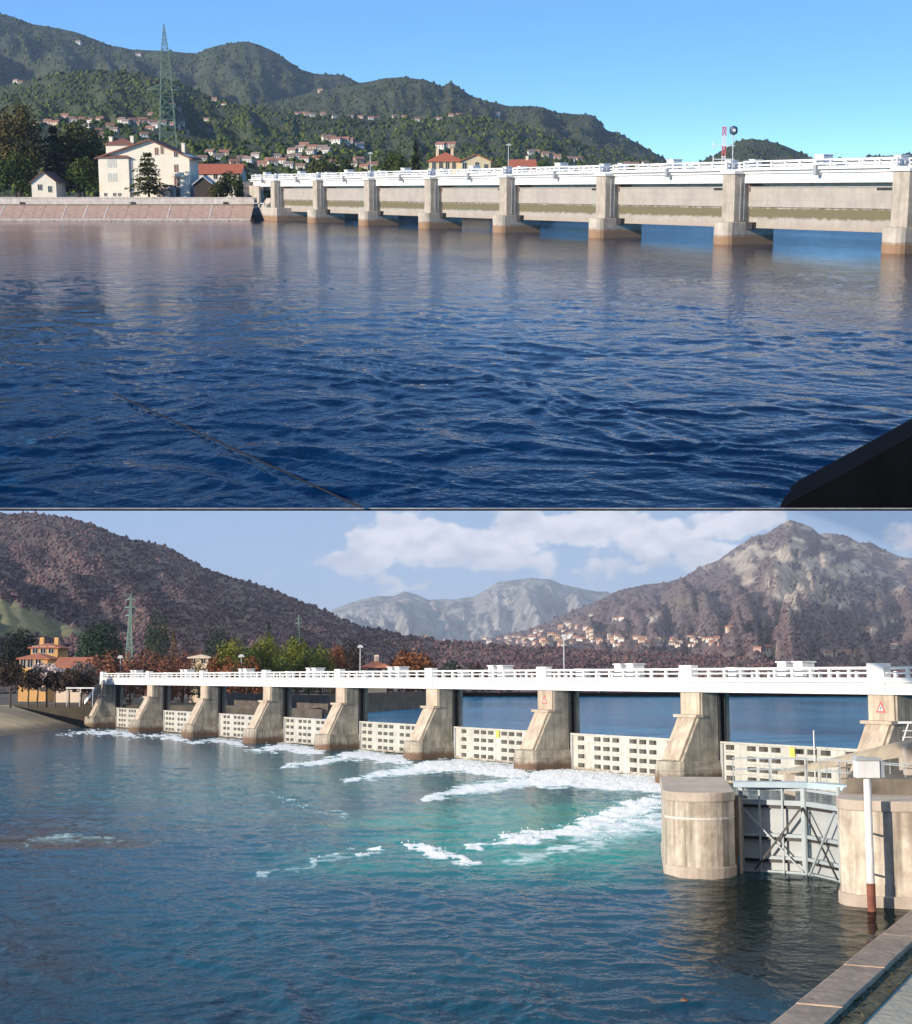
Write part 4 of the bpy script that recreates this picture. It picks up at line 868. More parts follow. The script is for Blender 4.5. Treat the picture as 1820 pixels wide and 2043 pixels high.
t2_ = noise(n_, l_, .022, 6, .7, (1, 1, .45)); r2_ = ramp(n_, [(.32, (.17, .125, .105)), (.5, (.40, .33, .255)), (.7, (.68, .58, .44))]); l_.new(t2_.outputs['Fac'], r2_.inputs[0])
at_ = n_.new('ShaderNodeAttribute'); at_.attribute_name = 'rock'; ad = n_.new('ShaderNodeAttribute'); ad.attribute_name = 'meadow'
c_ = mixc(n_, l_, ad.outputs['Fac'], r_.outputs[0], (.15, .135, .065))
l_.new(mixc(n_, l_, at_.outputs['Fac'], c_, r2_.outputs[0]), p_.inputs['Base Color']); p_.inputs['Roughness'].default_value = .95
RBR.build(m, {'rock': rockmask(RBR.Xp, RBR.py), 'meadow': meadow(RBR.Xp, RBR.py)})
RBR.scatter(34000, 5.6, 'mountain_forest', mk_forest(WOOD, 'forest_bare_brown'), 123, lambda x, y: np.clip(1-1.3*rockmask(x, y)-1.2*meadow(x, y)-.25*((y < 1150) & (x > 1430)), 0, 1))
RBR2 = Ridge(FB, 'mountain', silBR2, 3900, 5000, 0, .8, 24, gul=60, fine=1.0, x0=1300); RBR2.build(m, {'rock': rockmask(RBR2.Xp, RBR2.py+40)*.6, 'meadow': RBR2.Xp*0})
RBR2.scatter(5000, 7, 'mountain_forest', mk_forest(WOOD, 'forest_bare_brown'), 124)
RBM = Ridge(FB, 'hill', silBM, 640, 1150, 3.5, .5, 25, gul=100); RBM.build(M_HILLB)
WOODN = ((.064, .036, .046), (.115, .066, .074), (.17, .105, .095))
RBM.scatter(13000, 3.2, 'hill_forest', mk_forest(WOODN, 'forest_reddish'), 125)

# --- sky over the lower place, with its clouds
def sky_b():
    R0 = 13000.0; az = R(62)
    els = np.concatenate([np.linspace(-4, -.4, 4), np.linspace(0, 7.6, 150), np.linspace(7.9, 17.5, 20)])
    xs = np.concatenate([np.linspace(-62, -19, 24)[:-1], np.linspace(-19, 19, 420), np.linspace(19, 62, 24)[1:]])
    E, A = np.meshgrid(np.radians(els), np.radians(xs), indexing='ij')
    V = np.stack([R0*np.cos(E)*np.sin(A), R0*np.cos(E)*np.cos(A), HB+R0*np.sin(E)], -1)
    M = np.array(FB.M); W_ = V @ M[:3, :3].T+M[:3, 3]
    rows = [W_]; last = W_[-1]; elr = [E]
    for rr in (12000, 9000, 6000, 3500, 2000, 1000, 500, 250, 120, 70, 46):  # unseen flat sky ceiling added under the upper pool, brightened as fill light
        w = np.stack([rr*np.sin(A[0]), rr*np.cos(A[0]), np.full(A.shape[1], -1.7)], -1); rows.append(w[None])
        elr.append(np.full((1, A.shape[1]), math.radians(18+70*(1-rr/12000.)**3)))
    P = np.concatenate(rows, 0); El = np.degrees(np.concatenate(elr, 0)); Az = np.degrees(np.concatenate([A]+[A[:1]]*11, 0))
    # picture-like angles of the cloud bank: degrees of azimuth and elevation
    X = PX+F*np.tan(np.radians(Az)); Y = 1352-F*np.tan(np.radians(np.clip(El, -5, 40)))*1.0
    d = np.zeros_like(X)
    n = fbm(X/85., Y/60., 61, 6, .55); nb = 1-np.abs(fbm(X/46., Y/34., 62, 4)*2-1)
    wX, wY = X+70*(fbm(X/60., Y/45., 63, 4)-.5), Y+52*(fbm(X/55., Y/40., 64, 4)-.5)
    for cx, cy, w, h, a in ((825,1072,95,52,1.15),(760,1092,70,40,1.0),(700,1128,75,24,.8),(905,1090,70,34,.75),(1010,1085,80,40,.85),(1075,1058,95,48,1.1),(1150,1050,90,50,1.0),(1220,1052,80,40,.6),(1330,1080,90,40,.9),(1300,1062,45,28,.8),(1400,1105,110,32,.75),(1450,1050,85,24,.8),(1520,1042,60,22,.7),(830,1172,70,12,.5),(1300,1130,120,24,.45),(560,1175,60,16,.25),(960,1120,200,26,.55),(300,960,260,60,.8),(1500,940,300,60,.9),(900,900,260,50,.6),(1900,1080,120,50,.6),(-150,1080,150,40,.6)):
        d = np.maximum(d, a*np.clip(1.35-np.hypot((wX-cx)/w, (wY-cy)/h), 0, 1))
    dens = sstep(.25, .52, d*.95+.95*(n-.5)+.22*(nb-.5))
    base = np.interp(El.ravel(), [-4, 0, 2, 4, 7, 12, 25, 80], [0, 1, 2, 3, 4, 5, 6, 7]).reshape(El.shape)
    cols = np.array([(.46,.56,.66),(.50,.58,.70),(.46,.555,.70),(.37,.51,.72),(.27,.43,.68),(.40,.52,.71),(.56,.63,.76),(.66,.70,.78)])
    i0 = np.clip(base.astype(int), 0, 6); f = (base-i0)[..., None]; C = cols[i0]*(1-f)+cols[i0+1]*f
    left = sstep(1100, 200, X)[..., None]; C = C*(1-left*np.array([.06, .02, -.02]))
    # sunlit tops, greyer undersides
    lit = np.clip(.5+.9*(fbm(X/85., (Y+10)/60., 61, 6, .55)-fbm(X/85., (Y-12)/60., 61, 6, .55))*2.2+.5*(nb-.5), 0, 1)
    under = sstep(1080, 1150, Y)
    cl = np.array([1.05, .99, 1.0])*lit[..., None]+np.array([.60, .61, .69])*(1-lit[..., None]); cl = cl*(1-.5*under[..., None])+.5*under[..., None]*np.array([.42, .49, .59])
    C = (C*(1-.92*dens[..., None])+cl*.92*dens[..., None])*.93
    nr, nc = X.shape; gf = grid_faces(nr, nc); gf = gf[~((gf[:, 0]//nc >= len(els)-1) & (Az.ravel()[gf[:, 1]] < -18.9))]
    me = np_mesh('sky', P.reshape(-1, 3), gf, smooth=True)
    ca = me.color_attributes.new('skycol', 'FLOAT_COLOR', 'POINT'); ca.data.foreach_set('color', np.concatenate([C.reshape(-1, 3), np.ones((nr*nc, 1))], 1).astype(np.float32).ravel())
    mt = bpy.data.materials.new('winter_sky'); mt.use_nodes = True; nt = mt.node_tree; nt.nodes.clear()
    o = nt.nodes.new('ShaderNodeOutputMaterial'); e = nt.nodes.new('ShaderNodeEmission'); q = nt.nodes.new('ShaderNodeAttribute'); q.attribute_name = 'skycol'
    nt.links.new(q.outputs['Color'], e.inputs[0]); nt.links.new(e.outputs[0], o.inputs[0]); e.inputs[1].default_value = 1.0
    mt.cycles.emission_sampling = 'NONE'
    return tag(link('sky', me, mt), kind='structure')
sky_b()

# --- banks of the lower place
M_BANKB = rough_mat('winter_bank_earth', (.055, .045, .032), (.12, .10, .07), .25, .95, .4)
M_REVB = concrete('tan_revetment', (.86, .62, .34), (.60, .44, .25), (.16, .125, .08), (.3, 1.1), .35, .3)
gB = lambda x, y, z=0: FB.ground(x, y, z)[:2]
w0, w1, w2 = gB(-160, 1497), gB(17, 1469), gB(178, 1451)
def off(p, d): return (p[0]-d*1.6, p[1]+d*.5)
rv = MB(); lo = [w0, w1, w2]; hi = [off(p, 9) for p in lo]
vs = [(*p, -.4) for p in lo]+[(*p, 3.5) for p in hi]+[(*off(p, 9.6), 3.5) for p in lo]+[(*off(p, 9.6), -.4) for p in lo]
rv.add(vs, [(0, 1, 4, 3), (1, 2, 5, 4), (3, 4, 7, 6), (4, 5, 8, 7), (6, 7, 10, 9), (7, 8, 11, 10), (2, 11, 8, 5)])
struct('revetment', FB, rv, M_REVB)
shore = [(610, 1431), (700, 1424), (800, 1416), (880, 1411)]
sh = [gB(x, y, Z_LAKE) for x, y in shore]
land = [off(w0, 9.7), off(w1, 9.7), off(w2, 9.7), dpt(SB_[8]+3, 8), dpt(120, 9), dpt(88, 10)]+sh+[(sh[-1][0]-4, 420), (-40, 660), (60, 760), (500, 780), (500, 1000), (-700, 1000), (-700, 230)]
struct('ground', FB, MB().prism(land, -1.0, 3.55), M_BANKB)
M_WALLB = concrete('lake_wall_stone', (.13, .105, .08), (.065, .054, .044), None, (0, 1), .5, .5)
for nm, zz0, zz1, o_ in (('lower_lake_wall', 1.5, 3.9, .0), ('upper_lake_wall', 3.5, 5.6, 9.0)):
    wl_ = MB(); P_ = [dpt(128, 9), dpt(88, 9.7)]+[(x, y-.3) for x, y in sh]
    for a, b in zip(P_[:-1], P_[1:]): wl_.prism([(a[0], a[1]+o_), (b[0], b[1]+o_), (b[0]+.1, b[1]+.8+o_), (a[0]+.1, a[1]+.8+o_)], zz0, zz1)
    t = thing('retaining_wall', FB, (0, 0, 0), 0, 'lower brown stone wall along the lake shore seen through the dam bays' if o_ == 0 else 'upper brown stone terrace wall behind the lake shore seen through the dam bays', 'wall'); part('wall_body', wl_, M_WALLB, t)

# --- dam of the lower place
CB = concrete('dam_concrete_tan', (.47, .415, .33), (.25, .225, .18), (.13, .072, .042), (.45, 1.0), .8, .75, algae=None)
CBF = concrete('dam_concrete_front', (.58, .47, .36), (.40, .325, .25), (.22, .125, .07), (.5, 1.0), .6, .7)
def pierB(k, s):
    pos = {0: 'cut by the right edge of the white-decked dam', 8: 'last at the left end of the white-decked dam'}.get(k, ORD[k+1]+' from the right end of the white-decked dam')
    t = thing('dam_pier', FB, LB.at(s), LB.rz, 'concrete pier with sloping buttress, '+pos, 'pier', 'piers of the white-decked dam')
    prof = [(0, 6.88), (0, 5.2), (-.32, 5.15), (-.32, 5.0), (-2.0, 1.7), (1.55, 1.7), (1.55, 6.88)]
    part('buttress', MB().profile(prof, -1.28, 1.28), CB, t, .04)
    part('front_slab', MB().add([(-.36, -1.05, 5.0), (-.36, 1.05, 5.0), (-2.0, 1.05, 1.78), (-2.0, -1.05, 1.78), (-.5, -1.05, 5.04), (-.5, 1.05, 5.04), (-2.16, 1.05, 1.8), (-2.16, -1.05, 1.8)], [(0, 1, 2, 3), (4, 7, 6, 5), (0, 4, 5, 1), (1, 5, 6, 2), (2, 6, 7, 3), (3, 7, 4, 0)]), CBF, t)
    part('front_column', MB().box(-.14, .0, -1.15, 1.15, 5.2, 6.88), CBF, t); part('ledge', MB().box(-.7, .02, -1.4, 1.4, 4.98, 5.19), CBF, t)
    part('rear_shaft', MB().box(2.35, 2.75, -1.2, 1.2, -.5, 6.88), CB, t)
    part('gate_guide', MB().box(1.55, 2.35, -1.0, 1.0, -.5, 6.88).box(1.6, 1.75, -1.36, -1.0, .1, 6.7).box(2.15, 2.3, -1.36, -1.0, .1, 6.7), DARKSTEEL(), t)
    nose = [(-2.0-1.05*math.sin(a), 1.62*math.cos(a)) for a in np.linspace(.1, math.pi-.1, 11)]
    b = MB().prism([(2.7, 1.5)]+nose+[(2.7, -1.5)], -.6, 1.0); top = [(x*.97, y*.95) for x, y in nose]
    b.prism([(2.7, 1.48)]+[(x, y*.99) for x, y in nose]+[(2.7, -1.48)], 1.0, 1.72, [(2.7, 1.3)]+top+[(2.7, -1.3)]); part('foot', b, CB, t, .05)
    return t
for k, s in enumerate(SB_): pierB(k, s)
M_GATEB = concrete('cream_gate_steel', (.56, .55, .49), (.42, .41, .37), (.20, .14, .08), (-.1, .35), .45, .7)
M_YEL = rough_mat('yellow_paint', (.62, .60, .06), (.72, .70, .12), 1, .6, 0)
def gate_face(L, z0, z1, x):
    """steel gate with rows of rectangular openings set back between its ribs"""
    m = MB(); nz = 4; hz = (z1-z0)/nz; ng = max(3, int(L/6)); ys = [0.0]; holes = set(); q = .35; col = 0
    while q < L-1.0:
        for w in (1, 1, 1):
            if q+1.2 > L-.2: break
            ys += [q, q+1.0]; holes.add(len(ys)-2); q += 1.34
        q += 1.1
    ys.append(L); zs = [z0]
    for r in range(nz): zs += [z0+hz*(r+.26), z0+hz*(r+.74)]
    zs.append(z1); hz_set = {1+2*r for r in range(nz)}
    for i in range(len(ys)-1):
        for j in range(len(zs)-1):
            a, b, c, d = ys[i], ys[i+1], zs[j], zs[j+1]
            if i in holes and j in hz_set:
                D = x+.5; m.add([(x,a,c),(x,b,c),(x,b,d),(x,a,d),(D,a,c),(D,b,c),(D,b,d),(D,a,d)], [(0,4,5,1),(1,5,6,2),(2,6,7,3),(3,7,4,0)])
            else: m.add([(x,a,c),(x,b,c),(x,b,d),(x,a,d)], [(3,2,1,0)])
    m.add([(x,0,z1),(x,L,z1),(x+.6,L,z1),(x+.6,0,z1)], [(0,1,2,3)])
    rb = MB()
    for r in range(1, nz): rb.box(x-.05, x-.001, 0, L, z0+hz*r-.03, z0+hz*r+.05)
    rb.box(x-.12, x-.001, 0, L, z1-.10, z1+.04); return m, rb
def gateB(k, s0, s1):
    L = s1-s0-2.6; nm = ('rightmost' if k == 0 else ORD[k+1]+' from the right') + ' bay'
    t = thing('sluice_gate', FB, LB.at(s0+1.3), LB.rz, 'cream sluice gate with dark slots, '+nm+' of the white-decked dam', 'sluice gate', 'gates of the white-decked dam')
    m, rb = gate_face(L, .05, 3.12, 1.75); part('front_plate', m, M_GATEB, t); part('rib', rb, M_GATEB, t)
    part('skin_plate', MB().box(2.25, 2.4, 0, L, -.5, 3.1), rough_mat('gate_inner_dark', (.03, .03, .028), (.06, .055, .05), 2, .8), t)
    if k in (0, 2): part('marker_plate', MB().box(1.60, 1.69, L*.52, L*.52+.5, 2.35, 3.0), M_YEL, t)
    part('side_seal', MB().box(1.62, 1.75, L-.35, L-.05, .05, 3.0), GREYSTEEL(), t); return t
for k in range(8): gateB(k, SB_[k], SB_[k+1])
gt = thing('bridge_deck', FB, LB.at(0), LB.rz, 'long white walkway beam with railings along the top of the winter dam', 'walkway')
sl_, sh_ = SB_[0]-26, SB_[8]+1.6
part('beam', MB().box(-.42, -.16, sl_, sh_, 6.9, 7.62).box(3.9, 4.2, sl_, sh_, 6.9, 7.62).box(-.16, 3.9, sl_, sh_, 7.0, 7.4), WHITE(), gt)
part('shadow_gap', MB().box(-.36, -.1, sl_, sh_, 7.622, 7.68), GREYSTEEL(), gt)
part('parapet', MB().box(-.48, -.2, sl_, sh_, 7.682, 8.0), WHITE(), gt); part('floor', MB().box(-.16, 4.2, sl_, sh_, 7.63, 7.72), GREYSTEEL(), gt)
pm2 = MB().box(-.09, .09, -.11, .11, 0, .72).mesh('rail_post'); pm2.materials.append(WHITE())
pilm = MB().box(-.56, .1, -.75, .75, 7.2, 8.95).mesh('pilaster'); pilm.materials.append(WHITE())
for k, s in enumerate(SB_): o = link('pilaster', pilm, None, gt); o.location = (0, s, 0)
ends = [sl_]+SB_
for k in range(len(ends)-1):
    a, b = ends[k]+.75, ends[k+1]-.75; n_ = max(3, round((b-a)/1.9))
    for X in (-.34, 4.0):
        for q in range(1, n_): o = link('rail_post', pm2, None, gt); o.location = (X, a+(b-a)*q/n_, 8.0 if X < 0 else 7.72)
        part('handrail', MB().box(X-.06, X+.06, a, b, 8.58, 8.72).box(X-.04, X+.04, a, b, 8.26, 8.36), WHITE(), gt)
for k in range(8):
    a, b = SB_[k], SB_[k+1]; nm = 'rightmost full' if k == 0 else ORD[k+1]+' bay from the right,'
    for dd, w_ in ((.8, 'left'), (-.9, 'right')):
        winch(FB, LB, (a+b)/2+dd, 1.0, 7.72, (1.2, .95, 1.35), w_+' winch box of the mid-span pair, '+('rightmost full bay' if k == 0 else ORD[k+1]+' bay from the right')+', winter dam', 'winch boxes of the white-decked dam', False)
    winch(FB, LB, b-3.6, 1.0, 7.72, (.9, .9, .95), 'small white cabinet on the winter walkway right of the '+(ORD[k+2]+' pier from the right' if k < 7 else 'leftmost pier'), 'small cabinets of the white-decked dam', False)
st = thing('stairway', FB, LB.at(SB_[8]), LB.rz, 'white stair rail sloping down from the left end of the winter dam to the bank', 'stair')
part('stringer', MB().add([(-.3, 1.6, 7.6), (-.3, 1.6, 6.9), (-.3, 10.5, 3.3), (-.3, 10.5, 4.0), (.1, 1.6, 7.6), (.1, 1.6, 6.9), (.1, 10.5, 3.3), (.1, 10.5, 4.0)], [(0, 1, 2, 3), (4, 7, 6, 5), (0, 3, 7, 4), (1, 5, 6, 2), (2, 6, 7, 3)]), WHITE(), st)
part('handrail', MB().bar((-.1, 1.6, 8.7), (-.1, 10.5, 5.1), .07, 4).bar((-.1, 4.6, 6.4), (-.1, 4.6, 7.5), .05, 4).bar((-.1, 7.6, 5.2), (-.1, 7.6, 6.3), .05, 4).bar((-.1, 10.5, 3.9), (-.1, 10.5, 5.1), .05, 4), WHITE(), st)
stm = MB()
for q in range(14): stm.box(.1, 1.5, 1.6+q*.64, 2.3+q*.64, 7.3-q*.27, 7.5-q*.27)
part('step', stm, WHITE(), st)
def sign(k, s):
    t = thing('warning_sign', FB, LB.at(s), LB.rz, 'triangular red warning sign on the '+ORD[k+1]+' pier from the right, winter dam' if k else 'triangular red warning sign on the rightmost pier of the winter dam', 'warning sign', 'warning signs')
    x = -.19; c = 6.0; h = .46
    tri = lambda r: [(0, c+r), (-.9*r, c-.6*r), (.9*r, c-.6*r)]
    o_, i_ = tri(h), tri(h*.6); b = MB(); vs = [(x, y, z) for y, z in o_+i_]+[(x+.04, y, z) for y, z in o_+i_]
    b.add(vs, [(j, (j+1) % 3, 3+(j+1) % 3, 3+j) for j in range(3)]+[(j, 6+j, 6+(j+1) % 3, (j+1) % 3) for j in range(3)]+[(3+j, 3+(j+1) % 3, 9+(j+1) % 3, 9+j) for j in range(3)])
    part('red_border', b, rough_mat('sign_red', (.62, .10, .10), (.70, .14, .13), 1, .5, 0), t)
    part('plate', MB().add([(x+.02, y, z) for y, z in i_]+[(x+.04, y, z) for y, z in i_], [(0, 1, 2), (3, 5, 4), (0, 3, 4, 1), (1, 4, 5, 2), (2, 5, 3, 0)]), WHITE(), t)
    part('mark', MB().box(x-.005, x+.015, -.03, .03, c-.05, c+.12).box(x-.005, x+.015, -.03, .03, c-.13, c-.08), DARKSTEEL(), t)
for k in (0, 2): sign(k, SB_[k])
t = thing('gauge_pole', FB, LB.at((SB_[0]+SB_[1])/2-1.8), LB.rz, 'thin white pole rising from the rightmost slotted gate', 'pole'); part('post', MB().bar((1.5, 0, .2), (1.5, 0, 4.3), .05, 6), WHITE(), t)

# --- lock at the right: two concrete heads, a pair of grey gate leaves, walkway and railing
C_LOCK = concrete('lock_concrete', (.68, .60, .49), (.40, .33, .255), (.22, .155, .09), (.05, .45), 1.0, 1.1)
C_LEDGE = concrete('lock_coping', (.52, .44, .36), (.40, .33, .27), None, (0, 1), .3, .8)
P0 = gB(1409, 1753); X0, Y0_ = P0; r_ = 139/2/F*Y0_*1.0
t = thing('lock_bastion', FB, (X0, Y0_+r_, 0), -.12, 'stained round-fronted concrete lock bastion left of the grey lock gate', 'lock wall')
def dshape(r, L, n=18): return [(r*math.cos(a), r*math.sin(a)) for a in np.linspace(math.pi, 2*math.pi, n)]+[(r, L), (-r, L)]
part('body', MB().prism(dshape(r_, 8.5), -1, 3.0), C_LOCK, t); part('coping', MB().prism(dshape(r_*1.03, 8.6), 3.0, 3.38), C_LEDGE, t, .04)
part('base_ring', MB().prism(dshape(r_*1.035, 8.5), -1, .42), C_LEDGE, t, .05)
part('pour_joint', MB().prism(dshape(r_*1.006, 8.5), 2.30, 2.38), concrete('lime_streak', (.74, .70, .64), (.6, .55, .49), None), t)
for q in (.86, 1.0, 1.14): part('fender_post', MB().box(r_*q, r_*q+.12, -.1+q*.4, .1+q*.4, -.8, 3.1), C_LEDGE if q != 1.0 else rough_mat('rusty_post', (.10, .06, .04), (.20, .12, .07), 2, .8), t)
P2 = gB(1694, 1812); X2, Y2 = P2[0]+1.25, P2[1]
t2 = thing('lock_bastion', FB, (X2, Y2, 0), -.30, 'stained concrete lock bastion at the right edge behind the white post', 'lock wall')
cor = [(-1.55+1.3-1.3*math.cos(a), 1.3-1.3*math.sin(a)) for a in np.linspace(0, math.pi/2, 12)]
out = cor+[(4.5, 0), (4.5, 9), (-1.55, 9)]
part('body', MB().prism(out, -1, 3.3), C_LOCK, t2); part('coping', MB().prism([(x*1.02-.02, y-.06) for x, y in cor]+[(4.5, -.06), (4.5, 9), (-1.6, 9)], 3.3, 3.68), C_LEDGE, t2, .05)
part('base_ring', MB().prism([(x*1.03-.03, y-.08) for x, y in cor]+[(4.5, -.08), (4.5, 9), (-1.62, 9)], -1, .4), C_LEDGE, t2, .05)
part('rear_wall', MB().box(-1.3, 4.5, 3.2, 8.9, 3.681, 4.25), concrete('brown_wall', (.20, .17, .13), (.11, .09, .07), None), t2)
M_LG = rough_mat('lock_gate_grey_paint', (.30, .355, .38), (.38, .43, .45), .8, .55, .15)
M_LGP = rough_mat('lock_gate_plate', (.33, .36, .37), (.42, .44, .44), .6, .6, .2)
def leaf(pa, pb, label, mirror):
    a, b = Vector((*pa, 0)), Vector((*pb, 0)); L = (b-a).length; rz = math.atan2((b-a).y, (b-a).x)
    t = thing('lock_gate_leaf', FB, a, rz, label, 'lock gate', 'leaves of the lock gate')
    part('plate', MB().box(0, L, .12, .2, -.6, 2.95), M_LGP, t)
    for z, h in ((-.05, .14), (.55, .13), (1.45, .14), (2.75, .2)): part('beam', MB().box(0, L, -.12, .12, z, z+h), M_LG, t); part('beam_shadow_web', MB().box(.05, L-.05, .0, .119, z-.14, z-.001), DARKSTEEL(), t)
    for x, w in (((0, .17), (L*.30, .07), (L*.64, .07), (L-.2, .2)) if mirror == 0 else ((.05, .12), (L-.15, .14))): part('stile', MB().box(x, x+w, -.2, -.121, -.6, 3.7), M_LG, t)
    for z in (3.35,): part('top_rail', MB().box(0, L, -.1, .1, z, z+.1), M_LG, t)
    A, B = ((.1, 2.7), (L-.15, .1)), ((L-.15, 2.7), (.1+L*.2, .1))
    for q, (u, v) in enumerate((A, B)): part('brace', MB().bar((u[0], -.26-.06*q, u[1]), (v[0], -.26-.06*q, v[1]), .055 if q else .04, 4), DARKSTEEL() if q != mirror else M_LG, t)
    return t, L, rz
ga, gm, gc = gB(1480, 1737), gB(1614, 1745), gB(1688, 1762)
leaf(ga, gm, 'left leaf of the grey steel lock gate with crossed braces', 0)
leaf(gm, gc, 'right leaf of the grey steel lock gate, angled towards the viewer', 1)
t = thing('lock_footbridge', FB, (0, 0, 0), 0, 'grey steel footbridge with thin railing over the lock gate', 'footbridge')
def run(a, b, z): return Vector((a[0], a[1]-.25, z)), Vector((b[0], b[1]-.25, z))
za = 3.72
pts = [gB(1466, 1742), gm, gB(1694, 1757), gB(1812, 1778)]
for a, b in zip(pts[:-1], pts[1:]):
    u, v = run(a, b, za); d = (v-u).normalized(); nrm = Vector((-d.y, d.x, 0))*.75
    part('deck_plate', MB().add([u, v, v+nrm, u+nrm]+[p-Vector((0, 0, .22)) for p in (u, v, v+nrm, u+nrm)], [(0, 1, 2, 3), (7, 6, 5, 4), (0, 4, 5, 1), (1, 5, 6, 2), (2, 6, 7, 3), (3, 7, 4, 0)]), rough_mat('deck_blue_grey', (.36, .46, .52), (.46, .55, .60), 1, .5, 0), t)
    n_ = max(2, int((v-u).length/1.2))
    for side in (Vector((0, 0, 0)), nrm):
        for q in range(n_+1): p = u.lerp(v, q/n_)+side; part('post', MB().bar(p, p+Vector((0, 0, .95)), .022, 4), M_LG, t)
        for zz in (.5, .95): part('rail', MB().bar(u+side+Vector((0, 0, zz)), v+side+Vector((0, 0, zz)), .022, 4), M_LG, t)
t = thing('lock_side_wall', FB, (0, 0, 0), 0, 'sloping tan concrete capping beam running behind the lock footbridge', 'wall')
a0, a1 = Vector(FB.pt(1560, 1541, 71)), Vector(FB.pt(1850, 1474, 58)); a2 = a1+Vector((.0, 0, 0))
sw = MB(); dd = Vector((0, .9, 0))
sw.add([a0, a1, a1+dd*1.5, a0+dd, a0-Vector((0, 0, .12)), a1-Vector((0, 0, .55)), a1+dd*1.5-Vector((0, 0, .55)), a0+dd-Vector((0, 0, .12))], [(0, 1, 2, 3), (7, 6, 5, 4), (0, 4, 5, 1), (1, 5, 6, 2), (2, 6, 7, 3), (3, 7, 4, 0)])
part('beam', sw, concrete('beam_tan', (.46, .39, .29), (.33, .27, .20), None, (0, 1), .3), t)
for f_ in (.08, .5, .92): p = a0.lerp(a1, f_); part('leg', MB().box(p.x-.2, p.x+.2, p.y+.25, p.y+.75, -.6, p.z-.14), C_LEDGE, t)
# lock walls behind the gate, closing the chamber
struct('lock_chamber_wall', FB, MB().box(P0[0]+1.6, X2-1.6, 70.5, 71.5, -1, 2.6), concrete('chamber_wall', (.22, .19, .15), (.10, .085, .07), None))
# white post with cabinet
yp = Y2-.75; xp = FB.pt(1734, 1650, yp)[0]; zt = FB.pt(1734, 1552, yp)[2]
t = thing('signal_post', FB, (xp, yp, 0), 0, 'white pole carrying a white cabinet, its foot painted rusty red, beside the lock', 'signal post')
part('post', MB().bar((0, 0, .95), (0, 0, zt+.02), .135, 14), WHITE(), t)
part('red_foot', MB().bar((0, 0, -.5), (0, 0, .95), .15, 14), rough_mat('rusty_red', (.15, .045, .03), (.27, .10, .065), 3, .8), t)
part('cabinet', MB().box(-.42, .40, -.25, .25, zt+.0, zt+.60), WHITE(), t, .03); part('cabinet_roof', MB().profile([(-.48, zt+.601), (.46, zt+.601), (.46, zt+.68), (-.40, zt+.76)], -.31, .31), GREYSTEEL(), t)
part('cabinet_side', MB().box(.401, .56, -.2, .24, zt+.02, zt+.58), GREYSTEEL(), t); part('wall_strut', MB().bar((0, 0, 1.2), (.1, .8, 1.2), .04, 6).bar((0, 0, 2.6), (.1, .8, 2.6), .04, 6), GREYSTEEL(), t)
# white A-frame at the right pier
ax = FB.pt(1748, 1470, 104); t = thing('davit_frame', FB, (ax[0], 96, FB.pt(1748, 1487, 96)[2]), 0, 'small white steel frame stand in front of the rightmost pier', 'frame')
for s_ in (-.55, .55): part('leg', MB().bar((s_-.15, 0, -.2), (s_*.6+.2, 0, 1.35), .05, 4), WHITE(), t)
part('top_bar', MB().box(-.75, .8, -.1, .1, 1.35, 1.48), WHITE(), t); part('rung', MB().bar((-.55, 0, .5), (.5, 0, .5), .035, 4).bar((-.5, 0, .9), (.45, 0, .9), .035, 4), WHITE(), t)
part('pedestal', MB().box(-.7, .9, -.4, .4, -4.5, -.2), C_LEDGE, t)
# near quay with its mossy coping
C_QUAY = concrete('quay_coping_stone', (.82, .57, .34), (.56, .39, .24), None, (0, 1), .25, 1.6)
C_PATH = concrete('quay_path', (.90, .74, .46), (.72, .58, .36), None, (0, 1), .15, 1.2)
M_MOSS = rough_mat('moss_and_dirt', (.10, .085, .045), (.27, .22, .10), 3.5, .95, .6, 9)
qa, qb, = gB(1543, 2027, 3.2), gB(1796, 1826, 3.2); dv = Vector((qb[0]-qa[0], qb[1]-qa[1])).normalized(); nv = Vector((dv.y, -dv.x))
ql = lambda s, q: (qa[0]+dv.x*s+nv.x*q, qa[1]+dv.y*s+nv.y*q)
strip = lambda s0, s1, q0, q1: [ql(s0, q0), ql(s0, q1), ql(s1, q1), ql(s1, q0)]
struct('quay', FB, MB().prism(strip(-6, 22, .06, 9), -1.2, 3.06), C_PATH)
cop = thing('quay_coping', FB, (0, 0, 0), 0, 'mossy weathered stone coping along the near quay in the bottom right corner', 'kerb')
cm = [MB().prism(strip(q*3.4-5.5+.006, q*3.4-2.1-.006, 0, .72), 2.2, 3.14+random.uniform(-.01, .01)) for q in range(8)]
for m_ in cm: part('coping_stone', m_, C_QUAY, cop, .03)
part('moss_strip', MB().prism(strip(-6, 22, .725, 1.12), 2.5, 3.08), M_MOSS, cop)
mg = []; rg = np.random.RandomState(5)
for q in range(260):
    s_ = rg.rand()*24-4; q_ = .72+abs(rg.randn())*.22; mg.append((*ql(s_, q_), 3.09))
C_ = np.array(mg); gm_ = leaf_mesh('moss_tufts', C_, np.tile([0, 0, 1.0], (len(C_), 1)), .05, rg.rand(len(C_)), rg)
tag(link('moss_tufts', gm_, green('moss', (.05, .045, .02), (.10, .085, .035), (.16, .13, .05)), M=FB.M), kind='stuff')
bx_, by_ = gB(1366, 2002); t = thing('buoy', FB, (bx_, by_, 0), 0, 'small brown float bobbing in the dark water near the quay', 'buoy')
part('float', MB().lathe([(.02, -.1), (.1, -.06), (.13, .02), (.1, .1), (.03, .13)], 12), rough_mat('buoy_brown', (.14, .08, .05), (.22, .13, .08), 4, .6), t); part('ring', MB().bar((0, 0, .12), (0, 0, .2), .03, 6), DARKSTEEL(), t)

